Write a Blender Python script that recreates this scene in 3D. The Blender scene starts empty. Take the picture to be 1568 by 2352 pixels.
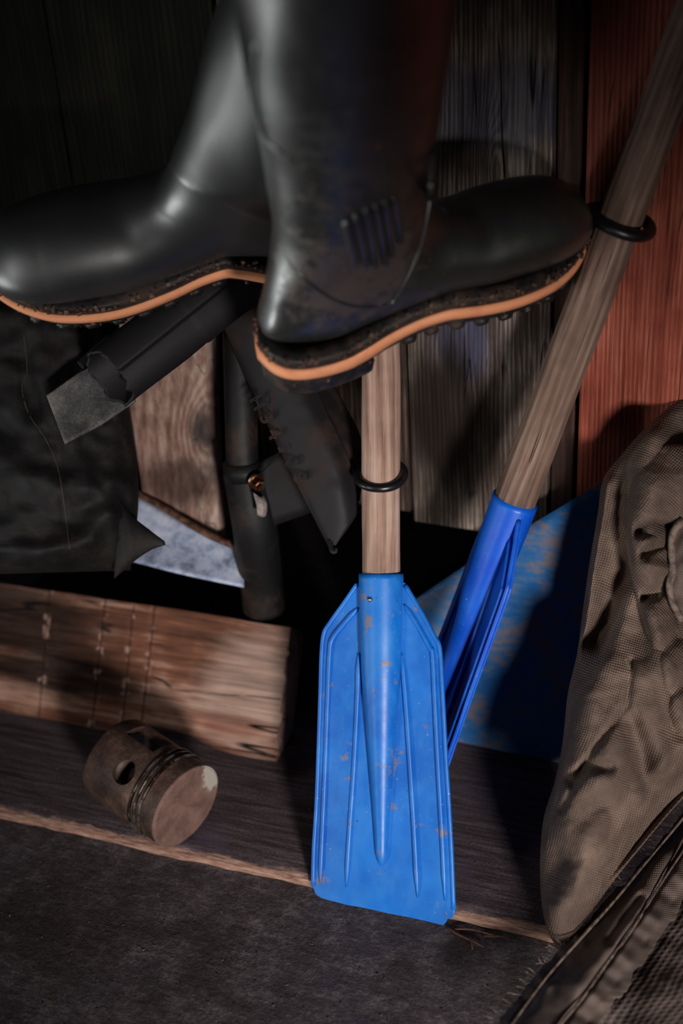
import bpy, bmesh, math, random
import numpy as np
from mathutils import Vector, Matrix, Euler, noise
from mathutils.geometry import tessellate_polygon
random.seed(4)
S = bpy.context.scene
COL = S.collection
R_ = math.radians

# ------------------------------------------------------------------ camera
F, CX, CY = 3267.0, 784.0, 1176.0          # focal length in pixels of the 1568x2352 frame
PIT, YAW, ROL, HGT = R_(31), R_(24), R_(4), .92
fwd = Vector((-math.sin(YAW)*math.cos(PIT), math.cos(YAW)*math.cos(PIT), -math.sin(PIT)))
_r = Vector((math.cos(YAW), math.sin(YAW), 0)); _u = _r.cross(fwd)
rgt = math.cos(ROL)*_r - math.sin(ROL)*_u
upv = math.sin(ROL)*_r + math.cos(ROL)*_u
EYE = Vector((0, 0, HGT))
cd = bpy.data.cameras.new('camera'); cam = bpy.data.objects.new('camera', cd); COL.objects.link(cam)
cam.matrix_world = Matrix((( rgt.x, upv.x, -fwd.x, EYE.x), (rgt.y, upv.y, -fwd.y, EYE.y), (rgt.z, upv.z, -fwd.z, EYE.z), (0, 0, 0, 1)))
cd.sensor_fit = 'VERTICAL'; cd.sensor_height = 36; cd.sensor_width = 24; cd.lens = F/2352*36
cd.dof.use_dof = True; cd.dof.focus_distance = 1.215; cd.dof.aperture_fstop = 2.6
cd.clip_start = .05
S.camera = cam

def ray(px, py): return fwd + rgt*((px-CX)/F) - upv*((py-CY)/F)
def at(px, py, d): return EYE + ray(px, py)*d                     # point of the place at a distance along the view axis
def onZ(px, py, z=0.): r = ray(px, py); return EYE + r*((z-EYE.z)/r.z)
def onY(px, py, y): r = ray(px, py); return EYE + r*(y/r.y)
def onPlane(px, py, p, n): r = ray(px, py); return EYE + r*((p-EYE).dot(n)/r.dot(n))
def depth(p): return (p-EYE).dot(fwd)
def proj(p):
    d = p-EYE; z = d.dot(fwd); return CX+F*d.dot(rgt)/z, CY-F*d.dot(upv)/z, z

# ------------------------------------------------------------------ node helpers
def srgb(c):
    return tuple(((v/255)/12.92 if v/255 <= .04045 else ((v/255+.055)/1.055)**2.4) for v in c) + (1,)
class NT:
    def __init__(s, name):
        s.m = bpy.data.materials.new(name); s.m.use_nodes = True; s.t = s.m.node_tree
        s.b = s.t.nodes['Principled BSDF']; s.co = s.t.nodes.new('ShaderNodeTexCoord')
    def n(s, typ, **kw):
        o = s.t.nodes.new(typ)
        for k, v in kw.items(): setattr(o, k, v)
        return o
    def l(s, a, b): s.t.links.new(a, b)
    def setin(s, sock, v):
        if isinstance(v, bpy.types.NodeSocket): s.l(v, sock)
        elif v is not None: sock.default_value = v
    def math(s, op, a, b=None, c=None, clamp=False):
        o = s.n('ShaderNodeMath', operation=op, use_clamp=clamp)
        for i, v in enumerate((a, b, c)): s.setin(o.inputs[i], v)
        return o.outputs[0]
    def vm(s, op, a, b=None, scale=None):
        o = s.n('ShaderNodeVectorMath', operation=op); s.setin(o.inputs[0], a); s.setin(o.inputs[1], b)
        if scale is not None: s.setin(o.inputs['Scale'], scale)
        return o.outputs['Value'] if op in ('LENGTH', 'DOT_PRODUCT') else o.outputs[0]
    def noise(s, v, scale, detail=4, rough=.6, dist=0):
        o = s.n('ShaderNodeTexNoise'); s.l(v, o.inputs['Vector'])
        for k, x in (('Scale', scale), ('Detail', detail), ('Roughness', rough), ('Distortion', dist)): o.inputs[k].default_value = x
        return o.outputs['Fac']
    def ramp(s, f, stops, interp='LINEAR'):
        o = s.n('ShaderNodeValToRGB'); o.color_ramp.interpolation = interp
        e = o.color_ramp.elements
        while len(e) < len(stops): e.new(.5)
        for i, (p, c) in enumerate(stops):
            e[i].position = p; e[i].color = c if len(c) == 4 else srgb(c)
        s.l(f, o.inputs[0]); return o.outputs[0]
    def mix(s, f, a, b, mode='MIX'):
        o = s.n('ShaderNodeMix', data_type='RGBA', blend_type=mode)
        s.setin(o.inputs[0], f); s.setin(o.inputs[6], a); s.setin(o.inputs[7], b); return o.outputs[2]
    def step(s, f, a, b): 
        o = s.n('ShaderNodeMapRange', interpolation_type='SMOOTHSTEP'); s.setin(o.inputs[0], f)
        o.inputs[1].default_value = a; o.inputs[2].default_value = b; return o.outputs[0]
    def blob(s, v, c, rad, soft=1.0):        # 1 at c, falling to 0 at the elliptical radius
        d = s.vm('SUBTRACT', v, tuple(c)); d = s.vm('MULTIPLY', d, tuple(1/x for x in rad)); r = s.vm('LENGTH', d)
        return s.math('POWER', 2.71828, s.math('MULTIPLY', s.math('MULTIPLY', r, r), -soft))
    def bump(s, h, strength, dist=.002, prev=None):
        o = s.n('ShaderNodeBump'); s.l(h, o.inputs['Height']); o.inputs['Strength'].default_value = strength; o.inputs['Distance'].default_value = dist
        if prev: s.l(prev, o.inputs['Normal'])
        return o.outputs[0]
    def out(s, col=None, rough=.6, nrm=None, spec=.5, metal=0):
        s.setin(s.b.inputs['Base Color'], col); s.setin(s.b.inputs['Roughness'], rough); s.setin(s.b.inputs['Metallic'], metal)
        s.setin(s.b.inputs['Specular IOR Level'], spec)
        if nrm: s.l(nrm, s.b.inputs['Normal'])
        return s.m

def wood(name, axis, lo, mid, hi, period=.004, warp=.006, patches=(), knots=(), uv=False, crack=0., rough=.85, bump=.6, speck=.0, wear=(), low=(.5, 6), fib=1., cuts=()):
    """weathered timber: fibres along one axis, growth bands, cracks, positioned stains, painted shade and knots"""
    t = NT(name); P = t.co.outputs['UV' if uv else 'Object']
    nz = t.n('ShaderNodeTexNoise'); lowsc = [low[1]]*3; lowsc[axis] = low[1]*.22
    t.l(t.vm('MULTIPLY', P, tuple(lowsc)), nz.inputs['Vector']); nz.inputs['Scale'].default_value = 1; nz.inputs['Detail'].default_value = 3
    W = t.vm('ADD', P, t.vm('SCALE', t.vm('SUBTRACT', nz.outputs['Color'], (.5, .5, .5)), None, warp*8))
    across = 0 if axis != 0 else 1
    if axis == 0 and not uv: across = 2
    sx = t.n('ShaderNodeSeparateXYZ'); t.l(W, sx.inputs[0]); g = sx.outputs[across]
    kd = None
    for c, rad, a in knots:
        bl = t.blob(P, c, rad); g = t.math('ADD', g, t.math('MULTIPLY', bl, a)); kd = bl if kd is None else t.math('MAXIMUM', kd, bl)
    jit = t.noise(t.vm('MULTIPLY', W, tuple(6. if i == axis else 60. for i in range(3))), 1, 4, .65)
    ph = t.math('ADD', t.math('MULTIPLY', g, 6.2832/period), t.math('MULTIPLY', jit, 9.0))
    band = t.math('MULTIPLY_ADD', t.math('SINE', ph), .5, .5)
    fs = [420*fib]*3; fs[axis] = 14*fib
    fine = t.noise(t.vm('MULTIPLY', P, tuple(fs)), 1, 5, .7)
    ms = [60]*3; ms[axis] = 5
    med = t.noise(t.vm('MULTIPLY', W, tuple(ms)), 1, 4, .65)
    big = t.noise(P, 9, 4, .6)
    f = t.math('ADD', t.math('MULTIPLY', band, .10), t.math('ADD', t.math('MULTIPLY', fine, .50), t.math('MULTIPLY', med, .40)))
    f = t.math('ADD', f, t.math('MULTIPLY', t.math('SUBTRACT', big, .5), .55))
    col = t.ramp(f, ((.26, lo), (.50, mid), (.74, hi)))
    for c, rad, cc, amt in patches:
        mk = t.blob(P, c, rad, 1.0)
        mk = t.math('MULTIPLY', t.step(t.math('ADD', mk, t.math('MULTIPLY', t.math('SUBTRACT', med, .5), 1.1)), .25, .8), amt)
        col = t.mix(mk, col, t.mix(t.ramp(fine, ((.3, (0, 0, 0, 1)), (.7, (1, 1, 1, 1)))), tuple(x*.35 for x in srgb(cc)[:3])+(1,), srgb(cc)))
    if cuts:
        sp_ = t.n('ShaderNodeSeparateXYZ'); t.l(P, sp_.inputs[0]); sv = t.noise(P, 90, 3, .6)
        for x0, k in cuts:
            dx = t.math('ABSOLUTE', t.math('SUBTRACT', t.math('ADD', sp_.outputs[0], t.math('MULTIPLY', sp_.outputs[2], k)), x0))
            ln = t.math('MULTIPLY', t.math('SUBTRACT', 1, t.step(dx, .0003, .0012)), .85)
            sc = t.math('MULTIPLY', t.math('SUBTRACT', 1, t.step(dx, .002, .007)), t.step(sv, .54, .62))
            col = t.mix(t.math('MULTIPLY', sc, .4), col, srgb(tuple(min(255, v*1.05) for v in hi))); col = t.mix(ln, col, (.006, .004, .003, 1))
    if kd is not None:
        col = t.mix(t.math('MULTIPLY', t.step(kd, .75, 1.0), .5), col, tuple(x*.3 for x in srgb(lo)[:3])+(1,))
    h = t.math('ADD', t.math('MULTIPLY', band, .5), t.math('MULTIPLY', fine, .9))
    if crack:
        cs = [38]*3; cs[axis] = 2.2
        cn = t.noise(t.vm('MULTIPLY', W, tuple(cs)), 1, 2, .5)
        cl = t.math('SUBTRACT', 1, t.step(t.math('ABSOLUTE', t.math('SUBTRACT', cn, .5)), 0, .012*crack))
        cl = t.math('MULTIPLY', cl, t.step(big, .48, .6))
        col = t.mix(cl, col, (.004, .003, .003, 1)); h = t.math('SUBTRACT', h, t.math('MULTIPLY', cl, 2.5))
    if speck:
        sp = t.noise(P, 420, 2, .8); sp = t.step(sp, .69, .74)
        col = t.mix(t.math('MULTIPLY', sp, speck), col, srgb((150, 135, 125)))
    return t.out(col, rough, t.bump(h, bump, .0012), .25)

# ------------------------------------------------------------------ object helpers
def finish(o, smooth=True):
    if smooth:
        for p in o.data.polygons: p.use_smooth = True
    return o
def obj(name, verts, faces, mat, parent=None, smooth=True, uvs=None, matrix=None):
    me = bpy.data.meshes.new(name); me.from_pydata([tuple(v) for v in verts], [], faces); me.validate(); me.update()
    o = bpy.data.objects.new(name, me); COL.objects.link(o)
    if mat: me.materials.append(mat)
    if uvs is not None:
        ul = me.uv_layers.new(name='UVMap')
        for lp in me.loops: ul.data[lp.index].uv = uvs[lp.vertex_index]
    if smooth: finish(o)
    if matrix is not None: o.matrix_world = matrix
    if parent:
        o.parent = parent
        if matrix is None: o.matrix_parent_inverse = parent.matrix_world.inverted()
        else: o.matrix_parent_inverse = parent.matrix_world.inverted()
    return o
def root(name, label, cat, loc, group=None, matrix=None):
    o = bpy.data.objects.new(name, None); COL.objects.link(o); o.empty_display_size = .02
    o.matrix_world = matrix if matrix is not None else Matrix.Translation(loc)
    o['label'] = label; o['category'] = cat
    if group: o['group'] = group
    bpy.context.view_layer.update()
    return o
def tag(o, label, cat, group=None, kind=None):
    o['label'] = label; o['category'] = cat
    if group: o['group'] = group
    if kind: o['kind'] = kind
    return o
def mod(o, typ, **kw):
    m = o.modifiers.new(typ, typ)
    for k, v in kw.items(): setattr(m, k, v)
    return m
def fixnormals(o):
    bm = bmesh.new(); bm.from_mesh(o.data); bmesh.ops.recalc_face_normals(bm, faces=bm.faces); bm.to_mesh(o.data); bm.free(); return o

def tube(name, pts, rad, mat, parent=None, n=20, caps=True, flat=1.0, side=None, wob=0., seed=0):
    pts = [Vector(p) for p in pts]; N = len(pts)
    if not hasattr(rad, '__len__'): rad = [rad]*N
    V, Fc, UV = [], [], []
    prev = Vector(side) if side is not None else None; s = 0
    for i, p in enumerate(pts):
        d = (pts[min(i+1, N-1)]-pts[max(i-1, 0)]).normalized()
        if prev is None: prev = d.orthogonal()
        a = (prev-d*prev.dot(d)).normalized(); b = d.cross(a); prev = a
        if i: s += (pts[i]-pts[i-1]).length
        for k in range(n+1):
            q = 2*math.pi*(k % n)/n; rr = rad[i]
            if wob: rr *= 1+wob*noise.noise(Vector((math.cos(q)*1.3+seed, math.sin(q)*1.3, s*14)))
            V.append(p + a*math.cos(q)*rr + b*math.sin(q)*rr*flat); UV.append((2*math.pi*k/n*rad[0], s))
    for i in range(N-1):
        for k in range(n):
            j = i*(n+1)+k; Fc.append((j, j+1, j+n+2, j+n+1))
    if caps:
        for i, e in ((0, -1), (N-1, 1)):
            c = len(V); V.append(pts[i]); UV.append((0, 0))
            b0 = i*(n+1)
            for k in range(n): Fc.append((b0+k+1, b0+k, c) if e < 0 else (b0+k, b0+k+1, c))
    o = obj(name, V, Fc, mat, parent, uvs=UV)
    return o
def smooth_path(pts, n=24):
    pts = [Vector(p) for p in pts]; out = []
    P = [pts[0]*2-pts[1]]+pts+[pts[-1]*2-pts[-2]]
    for i in range(1, len(P)-2):
        for k in range(n):
            t = k/n; a, b, c, d = P[i-1], P[i], P[i+1], P[i+2]
            out.append(.5*((2*b)+(c-a)*t+(2*a-5*b+4*c-d)*t*t+(3*b-a-3*c+d)*t**3))
    out.append(pts[-1]); return out
def resample(pts, n, smooth=False):
    A = np.array([tuple(p) for p in pts], float)
    if smooth: A = np.array([tuple(p) for p in smooth_path([tuple(list(a)+[0]*(3-len(a))) for a in A], 12)])[:, :A.shape[1]]
    d = np.r_[0, np.cumsum(np.linalg.norm(np.diff(A[:, :2], axis=0), axis=1))]
    t = np.linspace(0, d[-1], n)
    return np.stack([np.interp(t, d, A[:, k]) for k in range(A.shape[1])], 1)
def sheet(name, cols, mat, parent=None, nv=40, nu=12, thick=.002, lin=False, wav=0., smoothv=True, seed=0., relief=None, rot=0., subd=0, uvaxis=None):
    """a sheet with real thickness whose columns run through (px, py, distance) stations"""
    Cs = [resample(c, nv, smoothv) for c in cols]; V, UV = [], []
    K = len(Cs); tot = (K-1)*nu+1
    cr, sr = math.cos(rot), math.sin(rot)
    for j in range(nv):
        ctl = [Vector(c[j]) for c in Cs]
        row = []
        if lin or K == 2:
            for i in range(K-1): row += [ctl[i].lerp(ctl[i+1], k/nu) for k in range(nu)]
            row.append(ctl[-1])
        else: row = smooth_path(ctl, nu)
        for q in row:
            d = q.z
            if wav: d += wav*noise.noise(Vector((q.x*.012+seed, q.y*.012, seed))) + wav*.4*noise.noise(Vector((q.x*.035+seed, q.y*.035, seed+3)))
            if relief is not None: d -= float(relief(np.array([q.x]), np.array([q.y]))[0])
            V.append(at(q.x, q.y, d)); a, b = q.x*1.15/F, q.y*1.15/F; UV.append((a*cr-b*sr, a*sr+b*cr))
    Fc = [(j*tot+i, j*tot+i+1, (j+1)*tot+i+1, (j+1)*tot+i) for j in range(nv-1) for i in range(tot-1)]
    o = obj(name, V, Fc, mat, parent, uvs=UV)
    # make the front face the viewer side, thickness goes behind
    n = o.data.polygons[len(o.data.polygons)//2].normal
    if n.dot(fwd) > 0: o.data.flip_normals()
    mod(o, 'SOLIDIFY', thickness=thick, offset=-1)
    return o
def ridges(lst):
    """sum of rounded folds: (pixel polyline, half width px, height m)"""
    segs = []
    for pts, w, h in lst:
        for a, b in zip(pts[:-1], pts[1:]): segs.append((a, b, w, h, id(pts)))
    groups = {}
    for s in segs: groups.setdefault(s[4], []).append(s)
    def f(X, Y):
        tot = np.zeros_like(X, dtype=float)
        for g in groups.values():
            D = np.full(X.shape, 1e9)
            for a, b, w, h, _ in g:
                ax, ay = a; bx, by = b; L = (bx-ax)**2+(by-ay)**2+1e-9
                t = np.clip(((X-ax)*(bx-ax)+(Y-ay)*(by-ay))/L, 0, 1)
                D = np.minimum(D, np.hypot(X-ax-t*(bx-ax), Y-ay-t*(by-ay)))
            tot += 1.5*g[0][3]*np.exp(-(D/g[0][2])**2)
        return tot
    return f
def pillow(name, Lp, Rp, dep, thick, mat, parent=None, relief=None, nu=90, nv=160, power=.5, back=.7, rot=0., wav=.0, seed=0., smoothv=True, wfreq=.02):
    """closed, stuffed cloth body between two outline curves"""
    L = resample(Lp, nv, smoothv); Rr = resample(Rp, nv, smoothv)
    V, UV, Fc = [], [], []
    nb = 16; n = nu+nb
    cr, sr = math.cos(rot), math.sin(rot)
    U = np.linspace(0, 1, nu+1); U = .5-.5*np.cos(U*math.pi)*(.85)-.075*(0) ; U = (U-U[0])/(U[-1]-U[0])
    for j in range(nv):
        X = L[j, 0]+(Rr[j, 0]-L[j, 0])*U; Y = L[j, 1]+(Rr[j, 1]-L[j, 1])*U
        wpx = math.hypot(Rr[j, 0]-L[j, 0], Rr[j, 1]-L[j, 1])
        endf = min(1, (min(j, nv-1-j)+.02)/(nv*.10))**.5
        bul = (np.clip(1-(2*U-1)**2, 0, 1))**power*endf*min(1, wpx/120.)
        edge = np.clip(np.minimum(U, 1-U)*wpx/14., 0, 1)
        rl = relief(X, Y) if relief is not None else 0*X
        for k in range(nu+1):
            w = wav*noise.fractal(Vector((X[k]*wfreq+seed, Y[k]*wfreq, seed)), .9, 2.1, 4) if wav else 0
            d = dep(X[k], Y[k]) - thick*bul[k] - (rl[k]+w)*edge[k]
            V.append(at(X[k], Y[k], d)); a, b = X[k]*1.12/F, Y[k]*1.12/F; UV.append((a*cr-b*sr, a*sr+b*cr))
        for k in range(nb-1, 0, -1):
            u = k/nb; x = L[j, 0]+(Rr[j, 0]-L[j, 0])*u; y = L[j, 1]+(Rr[j, 1]-L[j, 1])*u
            V.append(at(x, y, dep(x, y)+thick*back*(1-(2*u-1)**2)**.5*endf)); UV.append((x*1.12/F, y*1.12/F))
    n = nu+1+nb-1
    for j in range(nv-1):
        for k in range(n):
            a, b = j*n+k, j*n+(k+1) % n; Fc.append((a, b, b+n, a+n))
    Fc.append(tuple(range(n-1, -1, -1))); Fc.append(tuple((nv-1)*n+k for k in range(n)))
    o = obj(name, V, Fc, mat, parent, uvs=UV)
    fixnormals(o); return o
def box(name, lo, hi, mat, parent=None, bev=.0, matrix=None, cuts=0):
    bm = bmesh.new(); bmesh.ops.create_cube(bm, size=1)
    for v in bm.verts: v.co = Vector([(lo[i]+hi[i])/2+v.co[i]*(hi[i]-lo[i]) for i in range(3)])
    if bev: bmesh.ops.bevel(bm, geom=bm.edges[:], offset=bev, segments=3, profile=.6, affect='EDGES')
    me = bpy.data.meshes.new(name); bm.to_mesh(me); bm.free(); o = bpy.data.objects.new(name, me); COL.objects.link(o); me.materials.append(mat)
    if matrix is not None: o.matrix_world = matrix
    if parent: o.parent = parent; o.matrix_parent_inverse = parent.matrix_world.inverted()
    return o
def sample_tube_on(name, pts, rad, mat, parent, n=10, ends=True):
    P = smooth_path(pts, 10); N = len(P); r = []
    for i in range(N):
        e = min(i, N-1-i)/max(1, N*.06); r.append(rad*max(.25, min(1, e))**.5 if ends else rad)
    return tube(name, P, r, mat, parent, n=n)

# ------------------------------------------------------------------ materials
def rubber(name, base, dust, dustamt, rough=.34, spec=.5, patches=(), scale=60, uv=False):
    t = NT(name); P = t.co.outputs['Object']
    n1 = t.noise(P, scale, 6, .7); n2 = t.noise(P, 9, 3, .6); n3 = t.noise(P, 260, 3, .7)
    m = t.math('MULTIPLY', t.step(t.math('ADD', t.math('MULTIPLY', n1, .6), t.math('MULTIPLY', n2, .5)), .52, .72), dustamt)
    for c, rad, a in patches:
        pb = t.math('MULTIPLY', t.blob(P, c, rad), a)
        m = t.math('MAXIMUM', m, t.math('MULTIPLY', t.step(t.math('ADD', t.math('MULTIPLY', pb, .8), t.math('MULTIPLY', t.math('SUBTRACT', n1, .5), 1.6)), .28, .75), min(1, a)))
    col = t.mix(m, srgb(base), t.mix(n3, srgb(dust), tuple(x*.35 for x in srgb(dust)[:3])+(1,)))
    rg = t.math('ADD', rough, t.math('ADD', t.math('MULTIPLY', m, .45), t.math('MULTIPLY', t.math('SUBTRACT', n2, .5), .25)), clamp=True)
    return t.out(col, rg, t.bump(t.math('ADD', n3, t.math('MULTIPLY', m, n1)), .12, .001), spec)
def canvas(name, a, b, c, period=.0031, bumpS=.9, aspect=1., rib=0., spec=.3, rough=.75, scale=11):
    t = NT(name); U = t.co.outputs['UV']; P = t.co.outputs['Object']
    j = t.n('ShaderNodeTexNoise'); t.l(U, j.inputs['Vector']); j.inputs['Scale'].default_value = 22; j.inputs['Detail'].default_value = 2
    W = t.vm('ADD', U, t.vm('SCALE', t.vm('SUBTRACT', j.outputs['Color'], (.5, .5, .5)), None, .010))
    sx = t.n('ShaderNodeSeparateXYZ'); t.l(W, sx.inputs[0]); k = 6.2832/period
    s1 = t.math('SINE', t.math('MULTIPLY', sx.outputs[0], k)); s2 = t.math('SINE', t.math('MULTIPLY', sx.outputs[1], k*aspect))
    w = t.math('MULTIPLY_ADD', t.math('MULTIPLY', s1, s2), .5, .5)
    if rib: w = t.math('ADD', t.math('MULTIPLY', w, 1-rib), t.math('MULTIPLY', t.math('MULTIPLY_ADD', s2, .5, .5), rib))
    n1 = t.noise(P, scale, 4, .6); n2 = t.noise(U, 900, 2, .6)
    col = t.ramp(n1, ((.38, a), (.5, b), (.62, c)))
    col = t.mix(t.math('MULTIPLY', t.math('SUBTRACT', 1, t.step(w, .15, .8)), .8), col, tuple(x*.12 for x in srgb(a)[:3])+(1,))  # weave pattern, with shade between the threads painted into the gaps
    col = t.mix(t.math('MULTIPLY', n2, .35), col, srgb(tuple(min(255, x*1.35) for x in c)))
    return t.out(col, rough, t.bump(w, bumpS, .0009), spec)
def plastic(name, base, light, dark, amount=.5, dirt=(130, 110, 95), thr=.61):
    t = NT(name); P = t.co.outputs['Object']
    n1 = t.noise(P, 14, 5, .65); n2 = t.noise(P, 75, 5, .7); n3 = t.noise(P, 600, 2, .6); n4 = t.noise(t.vm('ADD', P, (3.1, 1.7, .4)), 38, 6, .7)
    col = t.mix(t.step(n1, .38, .66), srgb(dark), srgb(base))
    n5 = t.noise(t.vm('MULTIPLY', P, (70, 70, 9)), 1, 5, .6)
    col = t.mix(t.math('MULTIPLY', t.step(t.math('ADD', t.math('MULTIPLY', n5, .6), t.math('MULTIPLY', n1, .4)), .40, .70), amount), col, srgb(light))
    d = t.step(t.math('ADD', t.math('MULTIPLY', n4, .75), t.math('MULTIPLY', n2, .25)), thr, thr+.06)
    col = t.mix(t.math('MULTIPLY', d, .75), col, srgb(dirt))
    d2 = t.step(t.noise(t.vm('ADD', P, (9, 2, 5)), 330, 2, .6), .71, .75)
    col = t.mix(t.math('MULTIPLY', d2, .6), col, srgb((180, 165, 155)))
    d3 = t.step(t.noise(t.vm('ADD', P, (1, 8, 5)), 210, 3, .6), .72, .75)
    col = t.mix(d3, col, srgb((10, 25, 60)))
    return t.out(col, t.math('MULTIPLY_ADD', n2, .25, .30), t.bump(t.math('ADD', n2, t.math('MULTIPLY', d, .5)), .10, .001), .45)
def plain(name, c, rough=.6, metal=0., spec=.5, var=.3, scale=60, b=.2, c2=None, thr=(.4, .65)):
    t = NT(name); P = t.co.outputs['Object']; n1 = t.noise(P, scale, 5, .65); n2 = t.noise(P, scale*7, 2, .6)
    col = t.mix(t.step(n1, *thr), srgb(c), srgb(c2) if c2 else tuple(x*(1-var) for x in srgb(c)[:3])+(1,))
    return t.out(col, rough, t.bump(t.math('ADD', n1, t.math('MULTIPLY', n2, .5)), b, .001), spec, metal)

# ------------------------------------------------------------------ the shed: wall and floor
YW = 1.12                                             # inner face of the back wall
def wx(px, py=500, y=YW): return onY(px, py, y).x
xr = wx(1337, 600); xs = wx(1268, 600)
x1, x2 = wx(940, 1000), wx(560, 1000)
def kp(px, py, y=YW-.0): return tuple(onY(px, py, y))
M_grey = wood('weathered_grey_wood', 2, (16, 12, 11), (94, 80, 72), (196, 180, 168), .0042, .006, crack=1.2, bump=.9,
    patches=((kp(1120, 240), (.10, .1, .045), (62, 66, 88), .75), (kp(1060, 790), (.035, .1, .05), (86, 88, 118), .8),
             (kp(1020, 960), (.05, .1, .10), (34, 22, 16), .95), (kp(1160, 1130), (.05, .1, .07), (62, 46, 40), .5)),
    knots=((kp(1130, 395), (.012, .1, .045), .022),))
M_greydark = wood('dark_brown_wood', 2, (12, 8, 7), (56, 42, 36), (120, 98, 86), .006, .006, crack=1., bump=.7)  # darker, browner wood for the board left of the grey one
M_strip = wood('brown_edge_strip_wood', 2, (14, 8, 6), (52, 34, 28), (96, 66, 54), .01, .004, bump=.4)
M_red = wood('rust_red_stained_wood', 2, (66, 26, 18), (138, 66, 50), (184, 112, 92), .0042, .003, bump=.9, crack=.5, fib=.9,
    patches=((kp(1380, 250), (.06, .1, .16), (84, 38, 26), .5),))  # shadow on the board's upper left painted as a darker red
M_dark = plain('shade_black_timber', (9, 8, 8), .9, var=.4, scale=20)  # near-black colour stands in for the darkness of the hollow and backing

ZB = onY(960, 1200, YW).z                             # the boards end above the floor over a dark hollow
wall = box('wall_back', (-2.4, YW+.024, ZB+.01), (1.1, YW+.06, 2.0), M_dark); wall['kind'] = 'structure'
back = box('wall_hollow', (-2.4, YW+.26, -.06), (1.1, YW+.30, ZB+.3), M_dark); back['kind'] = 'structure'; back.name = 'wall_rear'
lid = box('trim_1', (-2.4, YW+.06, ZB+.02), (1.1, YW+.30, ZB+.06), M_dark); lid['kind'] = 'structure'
ragged = (-.03, -.05, .0, .0, .01)
def board(a, b, m, off=0., lab=None):
    o = box('wall_board', (a, YW-off, ZB+ragged[len(wall.children) % 5]), (b, YW+.024, 1.98), m, wall, bev=.0025)
    if lab: o['label'] = lab
    return o
board(xr+.002, xr+.26, M_red, .006, 'rust red stained wall board'); board(xr+.262, xr+.5, M_red, .002)
board(xs+.001, xr-.004, M_strip, -.004, 'narrow dark brown board beside the red board')
board(x1+.001, xs-.001, M_grey, .0, 'weathered grey wall board')
M_shade = wood('shade_blackened_wood', 2, (6, 6, 5), (18, 17, 12), (40, 38, 28), .006, .006, bump=.6)  # deep shade over the left boards put into their colour
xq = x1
for i, w in enumerate((.16, .17, .15, .19, .16, .18)): board(xq-w, xq-.002, M_greydark if i < 1 else M_shade, .002*(i % 2)); xq -= w

# floor: a sunk lower deck and a raised deck plank ending in a worn rounded edge
ZL = -.010
e0, e1 = onZ(0, 1864), onZ(716, 2024)
ed = (e1-e0).normalized(); en = Vector((-ed.y, ed.x, 0))
M_floor = None
def floor_mat():
    t = NT('grimy_floor_planks'); P = t.co.outputs['Object']
    big = t.noise(P, 6, 4, .6); med = t.noise(t.vm('MULTIPLY', P, (30, 150, 100)), 1, 6, .75); gr = t.noise(P, 330, 4, .8); lump = t.noise(P, 55, 6, .75)
    f = t.math('ADD', t.math('MULTIPLY', med, .3), t.math('ADD', t.math('MULTIPLY', gr, .3), t.math('MULTIPLY', lump, .4)))
    col = t.ramp(f, ((.34, (34, 30, 30)), (.5, (84, 74, 76)), (.66, (142, 130, 132))))
    col = t.mix(t.math('MULTIPLY', t.step(big, .5, .66), .6), col, srgb((78, 68, 86)))
    col = t.mix(t.math('MULTIPLY', t.step(big, .5, .36), .6), col, srgb((50, 40, 33)))
    col = t.mix(t.math('MULTIPLY', t.step(t.noise(P, 700, 2, .6), .68, .74), .7), col, srgb((165, 150, 140)))
    col = t.mix(t.step(t.noise(t.vm('ADD', P, (4, 4, 4)), 240, 2, .6), .70, .73), col, srgb((12, 10, 10)))
    return t.out(col, .85, t.bump(t.math('ADD', gr, t.math('MULTIPLY', lump, 2.2)), .85, .003), .25)
def deck_mat():
    t = NT('raised_deck_plank_wood'); P = t.co.outputs['Object']       # local y = distance behind the worn edge
    st = t.noise(t.vm('MULTIPLY', P, (12, 170, 120)), 1, 6, .7); big = t.noise(P, 8, 4, .6); gr = t.noise(P, 420, 3, .7)
    f = t.math('ADD', t.math('MULTIPLY', st, .6), t.math('MULTIPLY', gr, .4))
    col = t.ramp(f, ((.33, (34, 28, 28)), (.5, (78, 66, 68)), (.68, (124, 110, 114))))
    col = t.mix(t.math('MULTIPLY', t.step(big, .5, .64), .6), col, srgb((92, 80, 100)))
    sx = t.n('ShaderNodeSeparateXYZ'); t.l(P, sx.inputs[0])
    y = t.math('ADD', sx.outputs[1], t.math('MULTIPLY', t.math('SUBTRACT', t.noise(t.vm('MULTIPLY', P, (26, 90, 0)), 1, 5, .75), .5), .028))
    wear = t.math('SUBTRACT', 1, t.step(y, .004, .010))
    col = t.mix(wear, col, t.ramp(t.noise(t.vm('MULTIPLY', P, (40, 420, 420)), 1, 5, .75), ((.3, (50, 28, 22)), (.48, (150, 112, 96)), (.7, (196, 168, 152)))))
    return t.out(col, .85, t.bump(t.math('ADD', st, t.math('MULTIPLY', wear, -.6)), .6, .002), .25)
M_floor = floor_mat(); M_deck = deck_mat()
floor = box('floor', (-2.4, -.9, ZL-.06), (1.1, YW+.46, ZL), M_floor); floor['kind'] = 'structure'
mE = Matrix(((ed.x, en.x, 0, e0.x), (ed.y, en.y, 0, e0.y), (0, 0, 1, 0), (0, 0, 0, 1)))
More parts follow.
